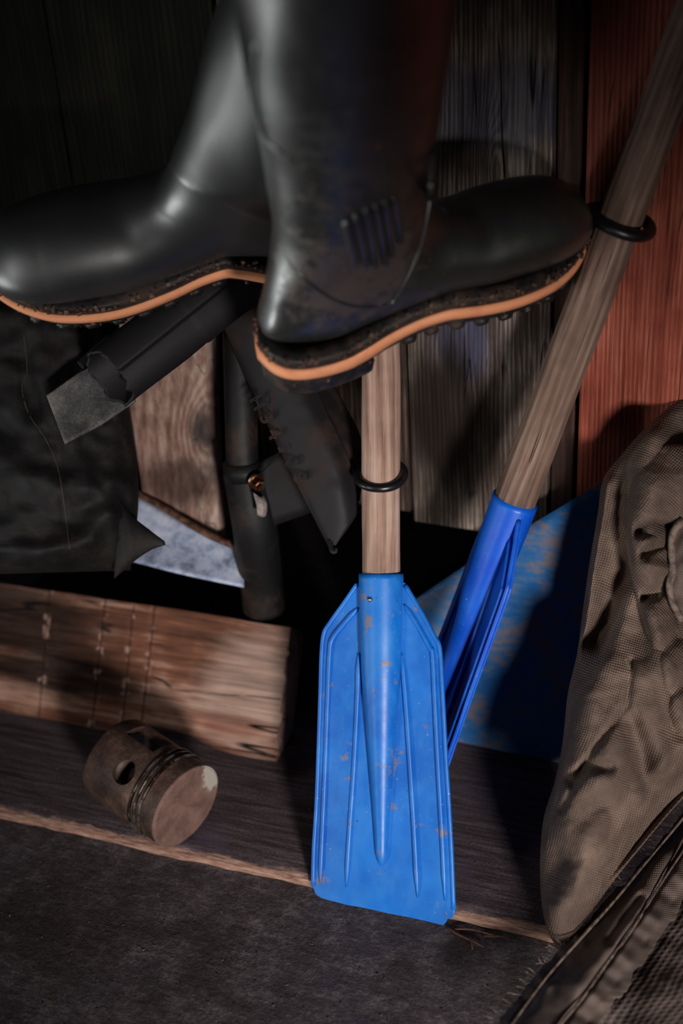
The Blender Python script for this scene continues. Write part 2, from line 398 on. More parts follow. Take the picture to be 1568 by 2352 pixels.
# raised plank: rounded, slightly uneven front edge
V, Fc = [], []
prof = [(.95, 0), (.2, 0), (.10, 0), (.05, 0), (.03, 0), (.018, -.0003), (.010, -.0010), (.005, -.0022), (.001, -.005), (-.0005, -.007), (0., -.009), (.004, ZL-.001), (.95, ZL-.001)]
NX = 320
for i in range(NX+1):
    x = -1.3+2.1*i/NX
    for (y, z) in prof:
        k = 1 if y < .04 else 0
        dy = k*(.0020*noise.noise(Vector((x*9, 0, z*60)))+.0014*noise.noise(Vector((x*60, 1, z*200)))); dz = k*.0012*noise.noise(Vector((x*40, y*300, 2))) if z > ZL else 0
        V.append((x, y+dy, z+dz))
m_ = len(prof)
for i in range(NX):
    for k in range(m_-1): Fc.append((i*m_+k, i*m_+k+1, (i+1)*m_+k+1, (i+1)*m_+k))
deck = obj('raised_plank', V, Fc, M_deck, floor, matrix=mE); fixnormals(deck); deck['label'] = 'raised deck plank with a pale worn front edge'

# ------------------------------------------------------------------ oars
M_blue = plastic('scuffed_blue_plastic', (0, 110, 203), (66, 138, 206), (0, 94, 186), .4, thr=.575)
M_blue2 = plastic('scuffed_blue_plastic_darker', (0, 92, 205), (60, 125, 210), (0, 72, 190), .25, thr=.63)
M_shaft1 = wood('pale_worn_shaft_wood', 1, (84, 56, 46), (164, 132, 116), (206, 182, 168), .014, .012, uv=True, bump=.35, rough=.7, fib=.55)
M_shaft2 = wood('weathered_brown_shaft_wood', 1, (52, 36, 30), (116, 92, 80), (160, 136, 122), .009, .006, uv=True, bump=.6, crack=.8, rough=.8, fib=.6)
M_ring = rubber('black_rubber_ring', (16, 16, 18), (110, 92, 84), .35, .35)
M_ring2 = rubber('clean_black_rubber_ring', (14, 14, 16), (60, 52, 48), .1, .4)
M_pin = plain('bright_nail_head', (200, 185, 178), .3, 1., scale=300)
def plate_from_px(name, outline, c, A, L, N, thick, mat, parent):
    """flat plastic plate: outline read on the blade's own plane"""
    pts = []
    for px, py in outline:
        q = onPlane(px, py, c, N)-c; pts.append((q.dot(L), q.dot(A)))
    return pts
def oar(lab, c, A, L, N, px2blade, data, mats, shaft_top, r_bot, r_top, ringspec, seed):
    """c foot centre, A axis up, L across the blade, N out of the blade towards the viewer"""
    mb, ms, mr = mats
    rt = root('oar', lab, 'oar', c, 'blue-bladed oars against the shed wall')
    W = lambda x, y, z=0.: c+L*x+A*y+N*z
    out = data['outline']
    # blade plate with slightly dished webs
    bm = bmesh.new(); vs = [bm.verts.new((x, y, 0)) for x, y in out]; bm.faces.new(vs)
    bmesh.ops.triangulate(bm, faces=bm.faces[:])
    for _ in range(4):
        lg = [e for e in bm.edges if e.calc_length() > .012]
        if lg: bmesh.ops.subdivide_edges(bm, edges=lg, cuts=1); bmesh.ops.triangulate(bm, faces=bm.faces[:])
    for v in bm.verts: v.co = W(v.co.x, v.co.y, -.0012+.0015*noise.noise(Vector((v.co.x*18+seed, v.co.y*9, 0))))
    bmesh.ops.recalc_face_normals(bm, faces=bm.faces)
    if sum((f.normal.dot(N) for f in bm.faces)) < 0: bmesh.ops.reverse_faces(bm, faces=bm.faces)
    me = bpy.data.meshes.new('blade'); bm.to_mesh(me); bm.free()
    bl = bpy.data.objects.new('blade', me); COL.objects.link(bl); me.materials.append(mb); bl.parent = rt; bl.matrix_parent_inverse = rt.matrix_world.inverted()
    mod(bl, 'SOLIDIFY', thickness=.0036, offset=-1)
    mod(bl, 'BEVEL', width=.0009, segments=2)
    # rim along the sides, on both faces
    for side in data['rims']:
        P = smooth_path([W(x, y, -.001) for x, y in side], 6)
        tube('rim', P, [.0021]*len(P), mb, rt, n=8)
    for rb in data['ribs']:
        P = smooth_path([W(x, y, .0) for x, y in rb], 8); n = len(P)
        tube('rib', P, [.0024*min(1, .3+min(i, n-1-i)/4.) for i in range(n)], mb, rt, n=10)
        P = [p-N*.0045 for p in P]
        tube('rib', P, [.0022*min(1, .3+min(i, n-1-i)/4.) for i in range(n)], mb, rt, n=10)
    # socket: open sleeve on top running down into a tapering spine
    st = data['spine']                                            # (y, radius) from top to the tip
    P, rr = [], []
    yy = np.linspace(st[0][0], st[-1][0], 60); ys = [s[0] for s in st][::-1]; rs = [s[1] for s in st][::-1]
    for y in yy: P.append(W(data['cx'](y), y, 0)); rr.append(float(np.interp(y, ys, rs)))
    rr[-1] *= .25; rr[-2] *= .72; rr[-3] *= .92
    # lip and inner wall of the sleeve
    P = [P[0]-A*.03, P[0]-A*.004, P[0]] + P; rr = [rr[0]-.0022, rr[0]-.0020, rr[0]-.0010] + rr
    sk = tube('socket', P, rr, mb, rt, n=40, flat=.92, side=L, caps=True)
    # wooden shaft
    s0 = W(data['cx'](st[0][0]), st[0][0]-.035, 0); n = 70; P = []; rr = []
    for i in range(n+1):
        f = i/n; P.append(s0.lerp(shaft_top, f)); rr.append((r_bot+(r_top-r_bot)*f)*(1+.02*noise.noise(Vector((seed, f*9, 0)))))
    sh = tube('shaft', P, rr, ms, rt, n=36, side=L, wob=.035, seed=seed)
    # rubber ring
    rc, rn, R0, r0 = ringspec
    a = rn.orthogonal().normalized(); b = rn.cross(a); V, Fc = [], []
    for i in range(64):
        q = 2*math.pi*i/64; d = a*math.cos(q)+b*math.sin(q); wv = .0008*math.sin(q*2+1)
        for k in range(14):
            w = 2*math.pi*k/14; V.append(rc+d*(R0+r0*math.cos(w))+rn*(r0*.95*math.sin(w)+wv))
    for i in range(64):
        for k in range(14): Fc.append((i*14+k, ((i+1) % 64)*14+k, ((i+1) % 64)*14+(k+1) % 14, i*14+(k+1) % 14))
    fixnormals(obj('grip_ring', V, Fc, mr, rt))
    return rt, W
# front oar -------------------------------------------------------
bl_, br_ = onZ(722, 2060, ZL), onZ(1036, 2128, ZL)
c1 = (onZ(735, 2066, ZL)+onZ(1020, 2131, ZL))/2 + Vector((0, 0, .0))
T1 = at(874, 870, 1.235)
L1 = (br_-bl_).normalized()
mid_bottom = proj(c1)
A1 = (T1-c1).normalized()
L1 = (L1-A1*L1.dot(A1)).normalized(); N1 = L1.cross(A1)
if N1.dot(fwd) > 0: N1 = -N1
def px1(px, py): q = onPlane(px, py, c1, N1)-c1; return (q.dot(L1), q.dot(A1))
outl = [px1(*p) for p in ((737, 2064), (724, 2056), (717, 2040), (716, 2010), (719, 1930), (725, 1850), (730, 1720), (734, 1600), (737, 1500), (740, 1470), (745, 1448), (754, 1432), (790, 1382), (819, 1340),
      (870, 1330), (928, 1338), (965, 1402), (998, 1462), (1008, 1480), (1012, 1500), (1018, 1600), (1025, 1740), (1031, 1850), (1037, 1960), (1042, 2070), (1043, 2098), (1036, 2110), (1026, 2112), (1022, 2121), (1010, 2131), (985, 2127), (940, 2115), (895, 2104), (885, 2098), (830, 2085), (800, 2080), (760, 2070))]
rims1 = [[px1(*p) for p in ((819, 1342), (790, 1384), (756, 1432), (743, 1455), (738, 1500), (735, 1600), (731, 1720), (726, 1850), (720, 1950), (718, 2035))],
         [px1(*p) for p in ((930, 1345), (965, 1404), (996, 1462), (1009, 1492), (1016, 1600), (1023, 1740), (1030, 1850), (1036, 1960), (1041, 2090))]]
ribs1 = [[px1(*p) for p in s] for s in (((822, 1396), (790, 1432), (764, 1466), (757, 1500), (752, 1620), (747, 1760), (740, 1920), (735, 2030)),
         ((928, 1388), (955, 1430), (986, 1486), (993, 1505), (999, 1620), (1006, 1760), (1015, 1920), (1022, 2070)),
         ((823, 1500), (821, 1600), (813, 1760), (802, 1920), (795, 2038)),
         ((922, 1500), (931, 1600), (942, 1760), (952, 1920), (959, 2062)))]
yt = px1(875, 1318)[1]; dpx = depth(c1+A1*yt)/F
spine = [(yt, 52*dpx), (px1(874, 1450)[1], 50*dpx), (px1(875, 1550)[1], 46*dpx), (px1(876, 1700)[1], 34*dpx), (px1(876, 1850)[1], 22*dpx), (px1(876, 1990)[1], 12*dpx)]
ra = T1-(c1+A1*yt)
cxa = px1(875, 1318)[0]; cxb = px1(876, 1990)[0]; yb = px1(876, 1990)[1]
rcen = at(875, 1094, depth(at(875, 1094, 1.24)))
rcen = (c1+L1*cxa)+A1*px1(875, 1092)[1]
o1, W1 = oar('front blue-bladed oar standing on the floor plank, pale worn shaft with a rubber ring', c1, A1, L1, N1, px1,
    dict(outline=outl, rims=rims1, ribs=ribs1, spine=spine, cx=lambda y: cxb+(cxa-cxb)*(y-yb)/(yt-yb)),
    (M_blue, M_shaft1, M_ring), c1+L1*cxa+A1*((YW-.024-(c1+L1*cxa).y)/A1.y), 43.5*dpx, 45*dpx,
    (rcen, (A1*math.cos(R_(36))+N1*math.sin(R_(36))*1.0+L1*.06).normalized(), .0194, .0044), 1.)
q = W1(px1(863, 1375)[0], px1(863, 1375)[1], spine[0][1]*.92)
bm = bmesh.new(); bmesh.ops.create_uvsphere(bm, u_segments=16, v_segments=10, radius=.0021)
for v in bm.verts: v.co = q+v.co
me = bpy.data.meshes.new('nail'); bm.to_mesh(me); bm.free(); o = bpy.data.objects.new('nail', me); COL.objects.link(o); me.materials.append(M_pin); finish(o); o.parent = o1; o.matrix_parent_inverse = o1.matrix_world.inverted(); o['label'] = 'small bright round nail head in the socket'
# rear oar ---------------------------------------------------------
c2 = onZ(921, 1850, 0.0)
T2 = at(1436, 470, 1.118)
A2 = (T2-c2).normalized(); vd = (at(1100, 1450, 1.3)-EYE).normalized()
rp = A2.cross(vd).normalized()
if rp.dot(rgt) < 0: rp = -rp
tow = rp.cross(A2).normalized()
if tow.dot(vd) > 0: tow = -tow
an = R_(22)
L2 = (rp*math.sin(an)+tow*math.cos(an)).normalized(); N2 = (-rp*math.cos(an)+tow*math.sin(an)).normalized()
def alongpx(px, py):                                            # position along the shaft nearest to a pixel
    best = min((((lambda q: (q[0]-px)**2+(q[1]-py)**2)(proj(c2+A2*(k*.001))), k*.001) for k in range(0, 900)))
    return best[1]
y2t = alongpx(1187, 1150); d2 = depth(c2+A2*y2t)/F
y2s = y2t-(yt-px1(745, 1448)[1])
kk = y2t/yt
# same mould as the front blade, with its own length
mx = lambda x: x-cxb
def mo(p): return (mx(p[0]), y2t-(yt-p[1])*1.0)
outl2 = [mo(p) for p in outl]; low = min(p[1] for p in outl2)
outl2 = [(x, max(y, low+.001)) for x, y in outl2]
o2, W2 = oar('rear blue-bladed oar seen edge-on, leaning to the right with a dark weathered shaft', c2, A2, L2, N2, None,
    dict(outline=outl2, rims=[[mo(p) for p in s] for s in rims1], ribs=[[mo(p) for p in s] for s in ribs1], spine=[(mo((0, y))[1], r*1.1) for y, r in spine], cx=lambda y: 0.),
    (M_blue2, M_shaft2, M_ring2), c2+A2*(y2t+.66), .0178, .0182, 
    (c2+A2*alongpx(1423, 507), (A2+tow*.22).normalized(), .0252, .0052), 7.)

# ------------------------------------------------------------------ rubber boots
M_boot = rubber('black_green_boot_rubber', (27, 29, 27), (70, 52, 44), .22, .33, .95,
    patches=(((.06, -.04, .12), (.06, .06, .07), 1.3), ((.06, -.04, .25), (.07, .07, .16), .75), ((.15, 0, .028), (.20, .09, .012), 1.0)), scale=70)
M_boot2 = rubber('black_boot_rubber', (20, 20, 22), (70, 54, 46), .06, .42, .9, patches=(((.12, 0, .026), (.22, .09, .010), .8),), scale=70)
for m_ in (M_boot, M_boot2):
    b_ = m_.node_tree.nodes['Principled BSDF']; b_.inputs['Coat Weight'].default_value = .6; b_.inputs['Coat Roughness'].default_value = .45; b_.inputs['Coat IOR'].default_value = 1.7
M_stripe = plain('orange_rubber_foxing', (226, 150, 108), .55, spec=.3, var=.0, scale=40, b=.15, c2=(200, 122, 84), thr=(.5, .8))
M_mud = plain('dried_brown_mud', (112, 82, 66), .9, scale=120, c2=(58, 42, 35), thr=(.42, .6), spec=.2)
M_sole = rubber('dirty_black_outsole', (20, 19, 19), (96, 72, 60), .55, .5, .4)
SOLE = [(-.004, 0), (0.002, .018), (.015, .029), (.04, .0345), (.07, .034), (.10, .031), (.13, .032), (.16, .038), (.19, .0425), (.22, .043), (.25, .038), (.272, .029), (.288, .017), (.296, .006), (.298, 0)]
def halfw(x):
    return float(np.interp(x, [s[0] for s in SOLE], [s[1] for s in SOLE]))
def sole_curve(n=140):
    P = [(x, y, 0) for x, y in SOLE]+[(x, -y, 0) for x, y in SOLE[-2:0:-1]]
    P = [(x, y) for x, y, _ in [tuple(p) for p in smooth_path(P+[P[0]], 12)]]
    return resample(P, n)
SZ = [0, 0, .0118, .0205, .0164, .0136, .0154]
def sz(x): # height of the sole line along the foot: heel, arch, toe spring
    return float(np.interp(x, [0, .06, .11, .15, .2, .25, .30], SZ))
Apr = [(.293, .040), (.291, .056), (.284, .071), (.270, .084), (.250, .092), (.225, .096), (.200, .097), (.175, .101), (.155, .111), (.143, .128), (.136, .147), (.133, .168), (.132, .195), (.132, .24), (.132, .30), (.131, .36), (.130, .43)]
Bpr = [(.293, .028), (.288, .020), (.278, .018), (.262, .018), (.24, .018), (.215, .018), (.19, .018), (.16, .018), (.12, .018), (.075, .018), (.03, .020), (-.004, .038), (-.001, .075), (.007, .14), (.0, .22), (-.012, .30), (-.030, .43)]
Wpr = [.012, .022, .030, .037, .041, .042, .042, .039, .036, .035, .037, .038, .037, .046, .054, .060, .067]
def boot(matrix, lab, mats, sgn, rib_px=None, seams=(), bend=0.):
    mb, mst, mso = mats
    rt = root('rubber_boot', lab, 'boot', None, None, matrix)
    A = np.array(resample([(x, z) for x, z in Apr], 5)); 
    K = len(Apr); NV = 150; NU = 72
    def interp(arr, t): 
        P = [Vector((*p, 0)) if hasattr(p, '__len__') else Vector((p, 0, 0)) for p in arr]; i = min(int(t), K-2); f = t-i
        g = lambda j: P[max(0, min(K-1, j))]
        a, b, c, d = g(i-1), g(i), g(i+1), g(i+2)
        return .5*((2*b)+(c-a)*f+(2*a-5*b+4*c-d)*f*f+(3*b-a-3*c+d)*f**3)
    V, Fc, side = [], [], []
    for j in range(NV+1):
        t = (K-1)*j/NV; a = interp(Apr, t); b = interp(Bpr, t); w = interp(Wpr, t).x
        c = (a+b)/2; h = (a-b)/2; foot = max(0, min(1, (10.5-t)/3))
        for k in range(NU):
            q = 2*math.pi*k/NU; cs, sn = math.cos(q), math.sin(q)
            e = .75 if cs < 0 else 1.0                              # squarer towards the sole
            ex = 1-foot*(1-e); cc = math.copysign(abs(cs)**ex, cs); ss = math.copysign(abs(sn)**(1-foot*.28 if cs < 0 else 1.0), sn)
            x = c.x+h.x*cc; z = c.y+h.y*cc; y = ss*w
            crease = .0022*foot*math.exp(-((t-6.6)/.5)**2)*max(0, cs)
            # loose rubber: gentle dents up the shaft
            if t > 11: 
                y *= 1+.05*noise.noise(Vector((x*20, z*14, sn*1.5+sgn))); x += .003*noise.noise(Vector((z*16, sn*2, 3)))
            if z > .15: y -= bend*(z-.15); x -= bend*1.15*(z-.15)
            V.append((x, y*1.0, z-crease+ (sz(x) if z < .05 else sz(x)*max(0, 1-(z-.05)/.06))))
    for j in range(NV):
        for k in range(NU): a = j*NU+k; b = j*NU+(k+1) % NU; Fc.append((a, b, b+NU, a+NU))
    Fc.append(tuple(range(NU)))
    up = obj('upper', V, Fc, mb, rt, matrix=matrix); fixnormals(up)
    sol = mod(up, 'SOLIDIFY', thickness=.0025, offset=-1)
    # world positions of the upper for placing relief on the rubber
    Wd = [matrix @ Vector(v) for v in V]
    from mathutils.bvhtree import BVHTree
    bvh = BVHTree.FromPolygons(Wd, Fc)
    last = [1.0]
    def surf(px, py):
        d = ray(px, py); h = bvh.ray_cast(EYE, d.normalized())
        if h[0] is not None: last[0] = depth(h[0])
        return at(px, py, last[0])
    # welt, coloured foxing line, outsole, heel block and lugs
    sc = sole_curve()
    def band(name, z0, z1, off, m, r=.0015, arr=sc):
        P = []; n = len(arr)-1; V, Fc = [], []
        ring = [(0, z0+r), (off*.6, z0+r*.3), (off, z0+r*1.2), (off, z1-r*1.2), (off*.6, z1-r*.3), (0, z1)]
        cx = .15
        for i in range(n):
            x, y = arr[i]; p0, p1 = arr[(i-1) % n], arr[(i+1) % n]; tx, ty = p1[0]-p0[0], p1[1]-p0[1]; l = math.hypot(tx, ty); nx, ny = ty/l, -tx/l
            if nx*(x-cx)*.1+ny*y < 0: nx, ny = -nx, -ny
            fl = 1+.45*math.exp(-((x-.075)/.03)**2)-.25*max(0, (x-.2)/.1) if name == 'foxing_line' else 1
            zc = (z0+z1)/2
            for o_, z in ring: V.append((x+nx*(o_-.004), y+ny*(o_-.004), zc+(z-zc)*fl+sz(x)))
            V.append((x-nx*.012, y-ny*.012, z1+sz(x))); V.append((x-nx*.012, y-ny*.012, z0+sz(x)))
        m_ = len(ring)+2
        for i in range(n):
            for k in range(m_): Fc.append((i*m_+k, i*m_+(k+1) % m_, ((i+1) % n)*m_+(k+1) % m_, ((i+1) % n)*m_+k))
        return fixnormals(obj(name, V, Fc, m, rt, matrix=matrix))
    band('welt', .0135, .026, .0062, mso)
    st = band('foxing_line', .0025, .0140, .0082, mst); st['label'] = 'orange line running round the sole'
    # outsole slab
    V, Fc = [], []; n = len(sc)-1
    for z in (-.006, .0045):
        for i in range(n): x, y = sc[i]; V.append((x, y*1.01, z+sz(x)))
    for i in range(n): Fc.append((i, (i+1) % n, (i+1) % n+n, i+n))
    Fc.append(tuple(range(n-1, -1, -1))); Fc.append(tuple(range(n, 2*n)))
    fixnormals(obj('outsole', V, Fc, mso, rt, matrix=matrix, smooth=False))
    hb = [(x, y) for x, y in sc[:-1] if x < .085]
    V, Fc = [], []; hb.sort(key=lambda p: math.atan2(p[1], p[0]-.04)); n = len(hb)
    for z, s in ((-.024, .93), (-.02, .98), (-.005, 1.0)):
        for x, y in hb: V.append((.04+(x-.04)*s, y*s, z))
    for l in range(2):
        for i in range(n): Fc.append((l*n+i, l*n+(i+1) % n, (l+1)*n+(i+1) % n, (l+1)*n+i))
    Fc.append(tuple(range(n-1, -1, -1))); Fc.append(tuple(range(2*n, 3*n)))
    fixnormals(obj('heel', V, Fc, mso, rt, matrix=matrix, smooth=False))
    for x in (.118, .138, .160, .182, .204, .226, .248, .268):
        for s in (-1, 1):
            w = halfw(x); bm = bmesh.new(); bmesh.ops.create_cube(bm, size=1)
            for v in bm.verts: v.co = Vector((x+v.co.x*.013+s*0, s*(w-.011)+v.co.y*.024, -.010+sz(x)+v.co.z*.010))
            bmesh.ops.bevel(bm, geom=bm.edges[:], offset=.002, segments=2, affect='EDGES')
            me = bpy.data.meshes.new('tread_lug'); bm.to_mesh(me); bm.free(); o = bpy.data.objects.new('tread_lug', me); COL.objects.link(o); me.materials.append(mso); finish(o)
            o.matrix_world = matrix; o.parent = rt; o.matrix_parent_inverse = rt.matrix_world.inverted()
    # dried mud crumbs lodged along the welt and around the ankle ribs
    bmm = bmesh.new(); rnd = random.Random(7+sgn)
    def lump(c, r):
        vs = [bmm.verts.new(c+Vector((rnd.uniform(-1, 1)*1.3, rnd.uniform(-1, 1), rnd.uniform(-1, 1)*.8))*r) for _ in range(9)]
        bmesh.ops.convex_hull(bmm, input=vs)
    nn = len(sc)-1
    for k in range(420):
        x, y = sc[rnd.randrange(nn)]; f = 1+.0035/max(.02, math.hypot(x-.15, y)); g = 1 if k % 5 else 0
        lump(Vector((.15+(x-.15)*f, y*(1+.0035/max(.01, abs(y)+.01)), rnd.uniform(.019, .030)+sz(x))) if g else Vector((x, y, rnd.uniform(-.010, .001)+sz(x))), rnd.uniform(.0006, .0021))
    if rib_px:
        inv = matrix.inverted()
        for k in range(110):
            lump(inv @ surf(rnd.gauss(830, 75), rnd.choice((rnd.gauss(640, 22), rnd.gauss(540, 80), rnd.gauss(470, 50)))), rnd.uniform(.0004, .0015))
    bmm.faces.ensure_lookup_table(); me = bpy.data.meshes.new('dried_mud'); bmm.to_mesh(me); bmm.free(); o = bpy.data.objects.new('dried_mud', me); COL.objects.link(o); me.materials.append(M_mud)
    o.matrix_world = matrix; o.parent = rt; o.matrix_parent_inverse = rt.matrix_world.inverted(); o['kind'] = 'stuff'; o['label'] = 'brown dried mud crumbs'
    for s_, rad, name in seams:
        P = [surf(*p) for p in resample(s_, 26, True)]; P = [p+(p-EYE).normalized()*rad*.45 for p in P]
        sample_tube_on(name, P, rad, mb, rt, n=8)
    if rib_px:
        for a, b in rib_px:
            P = [surf(a[0]+(b[0]-a[0])*k/12, a[1]+(b[1]-a[1])*k/12)+ (EYE-at(a[0], a[1], 1)).normalized()*.0012 for k in range(13)]
            sample_tube_on('grip_rib', P, .0030, mb, rt, n=10)
    return rt, surf
def bmat(pos, yaw, pitch, roll, s):
    Rz = Matrix.Rotation(R_(yaw), 4, 'Z'); Ry = Matrix.Rotation(R_(-pitch), 4, 'Y'); Rx = Matrix.Rotation(R_(roll), 4, 'X')
    return Matrix.Translation(pos) @ Rz @ Ry @ Rx @ Matrix.Scale(s, 4)
BR = bmat((-.4493, .8888, .463), 45.4, 5.9, 26.9, .92)
BL = bmat((-.4452, 1.0606, .5004), 210.9, -3.7, -40.5, 1.0)
ribpx = [((800+0, 505), (822, 612)), ((822, 492), (846, 616)), ((846, 478), (868, 618)), ((868, 470), (892, 612)), ((889, 462), (906, 592)), ((911, 452), (926, 560))]
ribpx = [((a[0]-6, a[1]), (b[0]-6, b[1])) for a, b in ribpx]
boot(BR, 'black rubber boot hanging toe to the right, orange sole line and dusty ribbed ankle', (M_boot, M_stripe, M_sole), 1, ribpx,
     (([(998, 330), (990, 430), (972, 540), (945, 620), (905, 690), (870, 700)], .0022, 'ankle_seam'), ([(640, 560), (680, 620), (740, 672), (800, 700), (870, 705)], .0016, 'ankle_seam'),
      ([(590, 90), (588, 220), (610, 310), (650, 350), (690, 372)], .0022, 'shaft_seam')))
SZ = [0, 0, .026, .018, .0125, .0123, .0215]
boot(BL, 'black rubber boot hanging behind the other, toe to the left, orange sole line', (M_boot2, M_stripe, M_sole), -1, None,
     (), bend=.38)

exec_rest = True
# ------------------------------------------------------------------ timber beam
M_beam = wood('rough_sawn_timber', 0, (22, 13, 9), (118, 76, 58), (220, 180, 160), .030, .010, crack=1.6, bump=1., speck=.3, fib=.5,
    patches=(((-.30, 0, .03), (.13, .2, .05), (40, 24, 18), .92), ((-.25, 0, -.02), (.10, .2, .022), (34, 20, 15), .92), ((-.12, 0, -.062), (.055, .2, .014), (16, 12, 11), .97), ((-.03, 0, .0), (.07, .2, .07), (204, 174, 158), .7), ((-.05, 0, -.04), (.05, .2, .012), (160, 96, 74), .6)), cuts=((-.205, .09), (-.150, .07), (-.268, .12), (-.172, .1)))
bR = at(618, 1746, 1.386); tR = at(653, 1438, 1.405)
bLft = at(0, 1636, 1.30+.11); 
bx = (bR-at(0, 1632, 1.476)).normalized(); bz = (tR-bR); bz = (bz-bx*bz.dot(bx)).normalized(); by = bz.cross(bx)
HB = (tR-bR).dot(bz); SHB = (tR-bR).dot((bR-at(0, 1632, 1.476)).normalized()); mB = Matrix(((bx.x, by.x, bz.x, bR.x), (bx.y, by.y, bz.y, bR.y), (bx.z, by.z, bz.z, bR.z), (0, 0, 0, 1)))
mB2 = mB @ Matrix.Translation((.006, 0, HB/2))
V, Fc = [], []; nx, nz_ = 150, 30
sg = 1 if (by.dot(fwd) > 0) else -1                        # thickness goes away from the viewer
def bpt(x, z, y):
    ex = x + SHB*(z+HB/2)/HB
    z2 = z*(1+.0)+.0015*noise.noise(Vector((x*14, z*5, 0)))
    y2 = y + (.0016*noise.noise(Vector((x*12, z*70, 1)))+.0009*noise.noise(Vector((x*20, z*260, 4))) if y == 0 else 0)
    return (ex, sg*y2, z2)
for i in range(nx+1):
    x = -.42+.42*i/nx
    row = []
    for k in range(nz_+1):
        z = -HB/2+HB*k/nz_
        xx = x + (.003*noise.noise(Vector((z*60, 3, 0)))+.002*noise.noise(Vector((z*220, 8, 0))) if i == nx else 0)
        dip = 0
        g = math.exp(-((x+.105)/.035)**2)*max(0, 1-(z+HB/2)/.02)        # chewed-out notch on the lower edge
        row.append(bpt(xx, z+ g*.010, .0)); 
    V += row
    for k in range(nz_, -1, -5): V.append(bpt(x, -HB/2+HB*k/nz_, .045))
m_ = nz_+1+len(range(nz_, -1, -5))
for i in range(nx):
    for k in range(m_): Fc.append((i*m_+k, i*m_+(k+1) % m_, (i+1)*m_+(k+1) % m_, (i+1)*m_+k))
Fc.append(tuple(range(m_))); Fc.append(tuple(nx*m_+k for k in range(m_-1, -1, -1)))
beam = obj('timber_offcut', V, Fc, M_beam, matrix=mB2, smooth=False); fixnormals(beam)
mod(beam, 'BEVEL', width=.0015, segments=2, limit_method='ANGLE')
tag(beam, 'rough sawn timber offcut with a splintered pale end, lying behind the piston', 'timber')

# ------------------------------------------------------------------ piston
t = NT('rusty_piston_metal'); P = t.co.outputs['Object']; n1 = t.noise(P, 60, 6, .7); n2 = t.noise(P, 500, 3, .7); n3 = t.noise(P, 160, 4, .7)
col = t.ramp(t.math('ADD', t.math('MULTIPLY', n1, .7), t.math('MULTIPLY', n2, .3)), ((.36, (40, 29, 26)), (.52, (86, 66, 59)), (.68, (124, 100, 90))))
pat = t.blob(P, (-.000, .034, .02), (.03, .014, .028)); pat = t.step(t.math('ADD', pat, t.math('MULTIPLY', t.math('SUBTRACT', n3, .5), .8)), .35, .6)
M_crown = t.out(t.mix(pat, t.ramp(n1, ((.3, (92, 68, 60)), (.7, (134, 104, 94)))), srgb((170, 160, 150))), .75, t.bump(n2, .4, .001), .3)
t = NT('dark_oily_piston_metal'); P = t.co.outputs['Object']; n1 = t.noise(P, 45, 6, .7); n2 = t.noise(P, 500, 3, .7)
M_pist = t.out(t.ramp(t.math('ADD', t.math('MULTIPLY', n1, .75), t.math('MULTIPLY', n2, .25)), ((.36, (36, 25, 22)), (.52, (74, 54, 46)), (.68, (124, 96, 80)))), .55, t.bump(n2, .3, .001), .5)
M_pring = plain('worn_steel_ring', (150, 138, 130), .3, .8, scale=90, var=.6, c2=(56, 42, 36), thr=(.4, .6))
RP = .0415
cc = onZ(427, 1853, RP); best = None
for k in range(0, 360, 1):
    d = Vector((math.cos(R_(k)), math.sin(R_(k)), 0)); q = proj(cc-d*.09)
    e = (q[0]-258)**2+(q[1]-1742)**2
    if best is None or e < best[0]: best = (e, k)
pd = Vector((math.cos(R_(best[1])), math.sin(R_(best[1])), 0)); PLEN = .092
px_, pz_ = pd, Vector((0, 0, 1)); py_ = pz_.cross(px_)
roll = R_(0)
mP = Matrix(((px_.x, py_.x, pz_.x, cc.x), (px_.y, py_.y, pz_.y, cc.y), (0, 0, 1, cc.z+.0005), (0, 0, 0, 1))) @ Matrix.Rotation(R_(6), 4, 'Y')
prt = root('engine_piston', 'old engine piston lying on its side with a rusty flat crown facing right', 'piston', None, None, mP)
def lathe(name, prof, mat, parent, mtx, n=96, smooth=True, close=True):
    V, Fc = [], []
    for (x, r) in prof:
        for k in range(n): q = 2*math.pi*k/n; V.append((x, r*math.cos(q), r*math.sin(q)))
    m = len(prof)
    for i in range(m-1):
        for k in range(n): Fc.append((i*n+k, i*n+(k+1) % n, (i+1)*n+(k+1) % n, (i+1)*n+k))
    if close: Fc.append(tuple(range(n-1, -1, -1))); Fc.append(tuple((m-1)*n+k for k in range(n)))
    o = obj(name, V, Fc, mat, parent, matrix=mtx, smooth=False); fixnormals(o); return o
prof = [(-.001, RP*.985), (-.002, RP-.0005), (-.0165, RP-.0005)]
for g in (.0165, .0225, .0285): prof += [(-g, RP-.0042), (-g-.0030, RP-.0042), (-g-.0030, RP-.0004), (-g-.0058, RP-.0004)]
prof += [(-PLEN+.002, RP), (-PLEN, RP-.001), (-PLEN, RP-.0048), (-.034, RP-.0055), (-.030, RP*.5), (-.012, RP*.4)]
body = lathe('body', prof, M_pist, prt, mP)
def cutter(o, cm, mats=None):
    cob = bpy.data.objects.new('cut', cm); COL.objects.link(cob); cob.matrix_world = mP
    m = mod(o, 'BOOLEAN', operation='DIFFERENCE', object=cob, solver='EXACT')
    bpy.context.view_layer.update(); dg = bpy.context.evaluated_depsgraph_get()
    me = bpy.data.meshes.new_from_object(o.evaluated_get(dg)); o.modifiers.clear(); o.data = me
    bpy.data.objects.remove(cob)
def find_side(px, py):      # where on the piston wall a pixel falls, in the piston's own frame
    inv = mP.inverted(); o_ = inv @ EYE; d = (inv.to_3x3() @ ray(px, py)).normalized()
    a = d.y**2+d.z**2; b = o_.y*d.y+o_.z*d.z; c = o_.y**2+o_.z**2-RP**2; D = b*b-a*c
    return o_+d*((-b-math.sqrt(max(0, D)))/a)
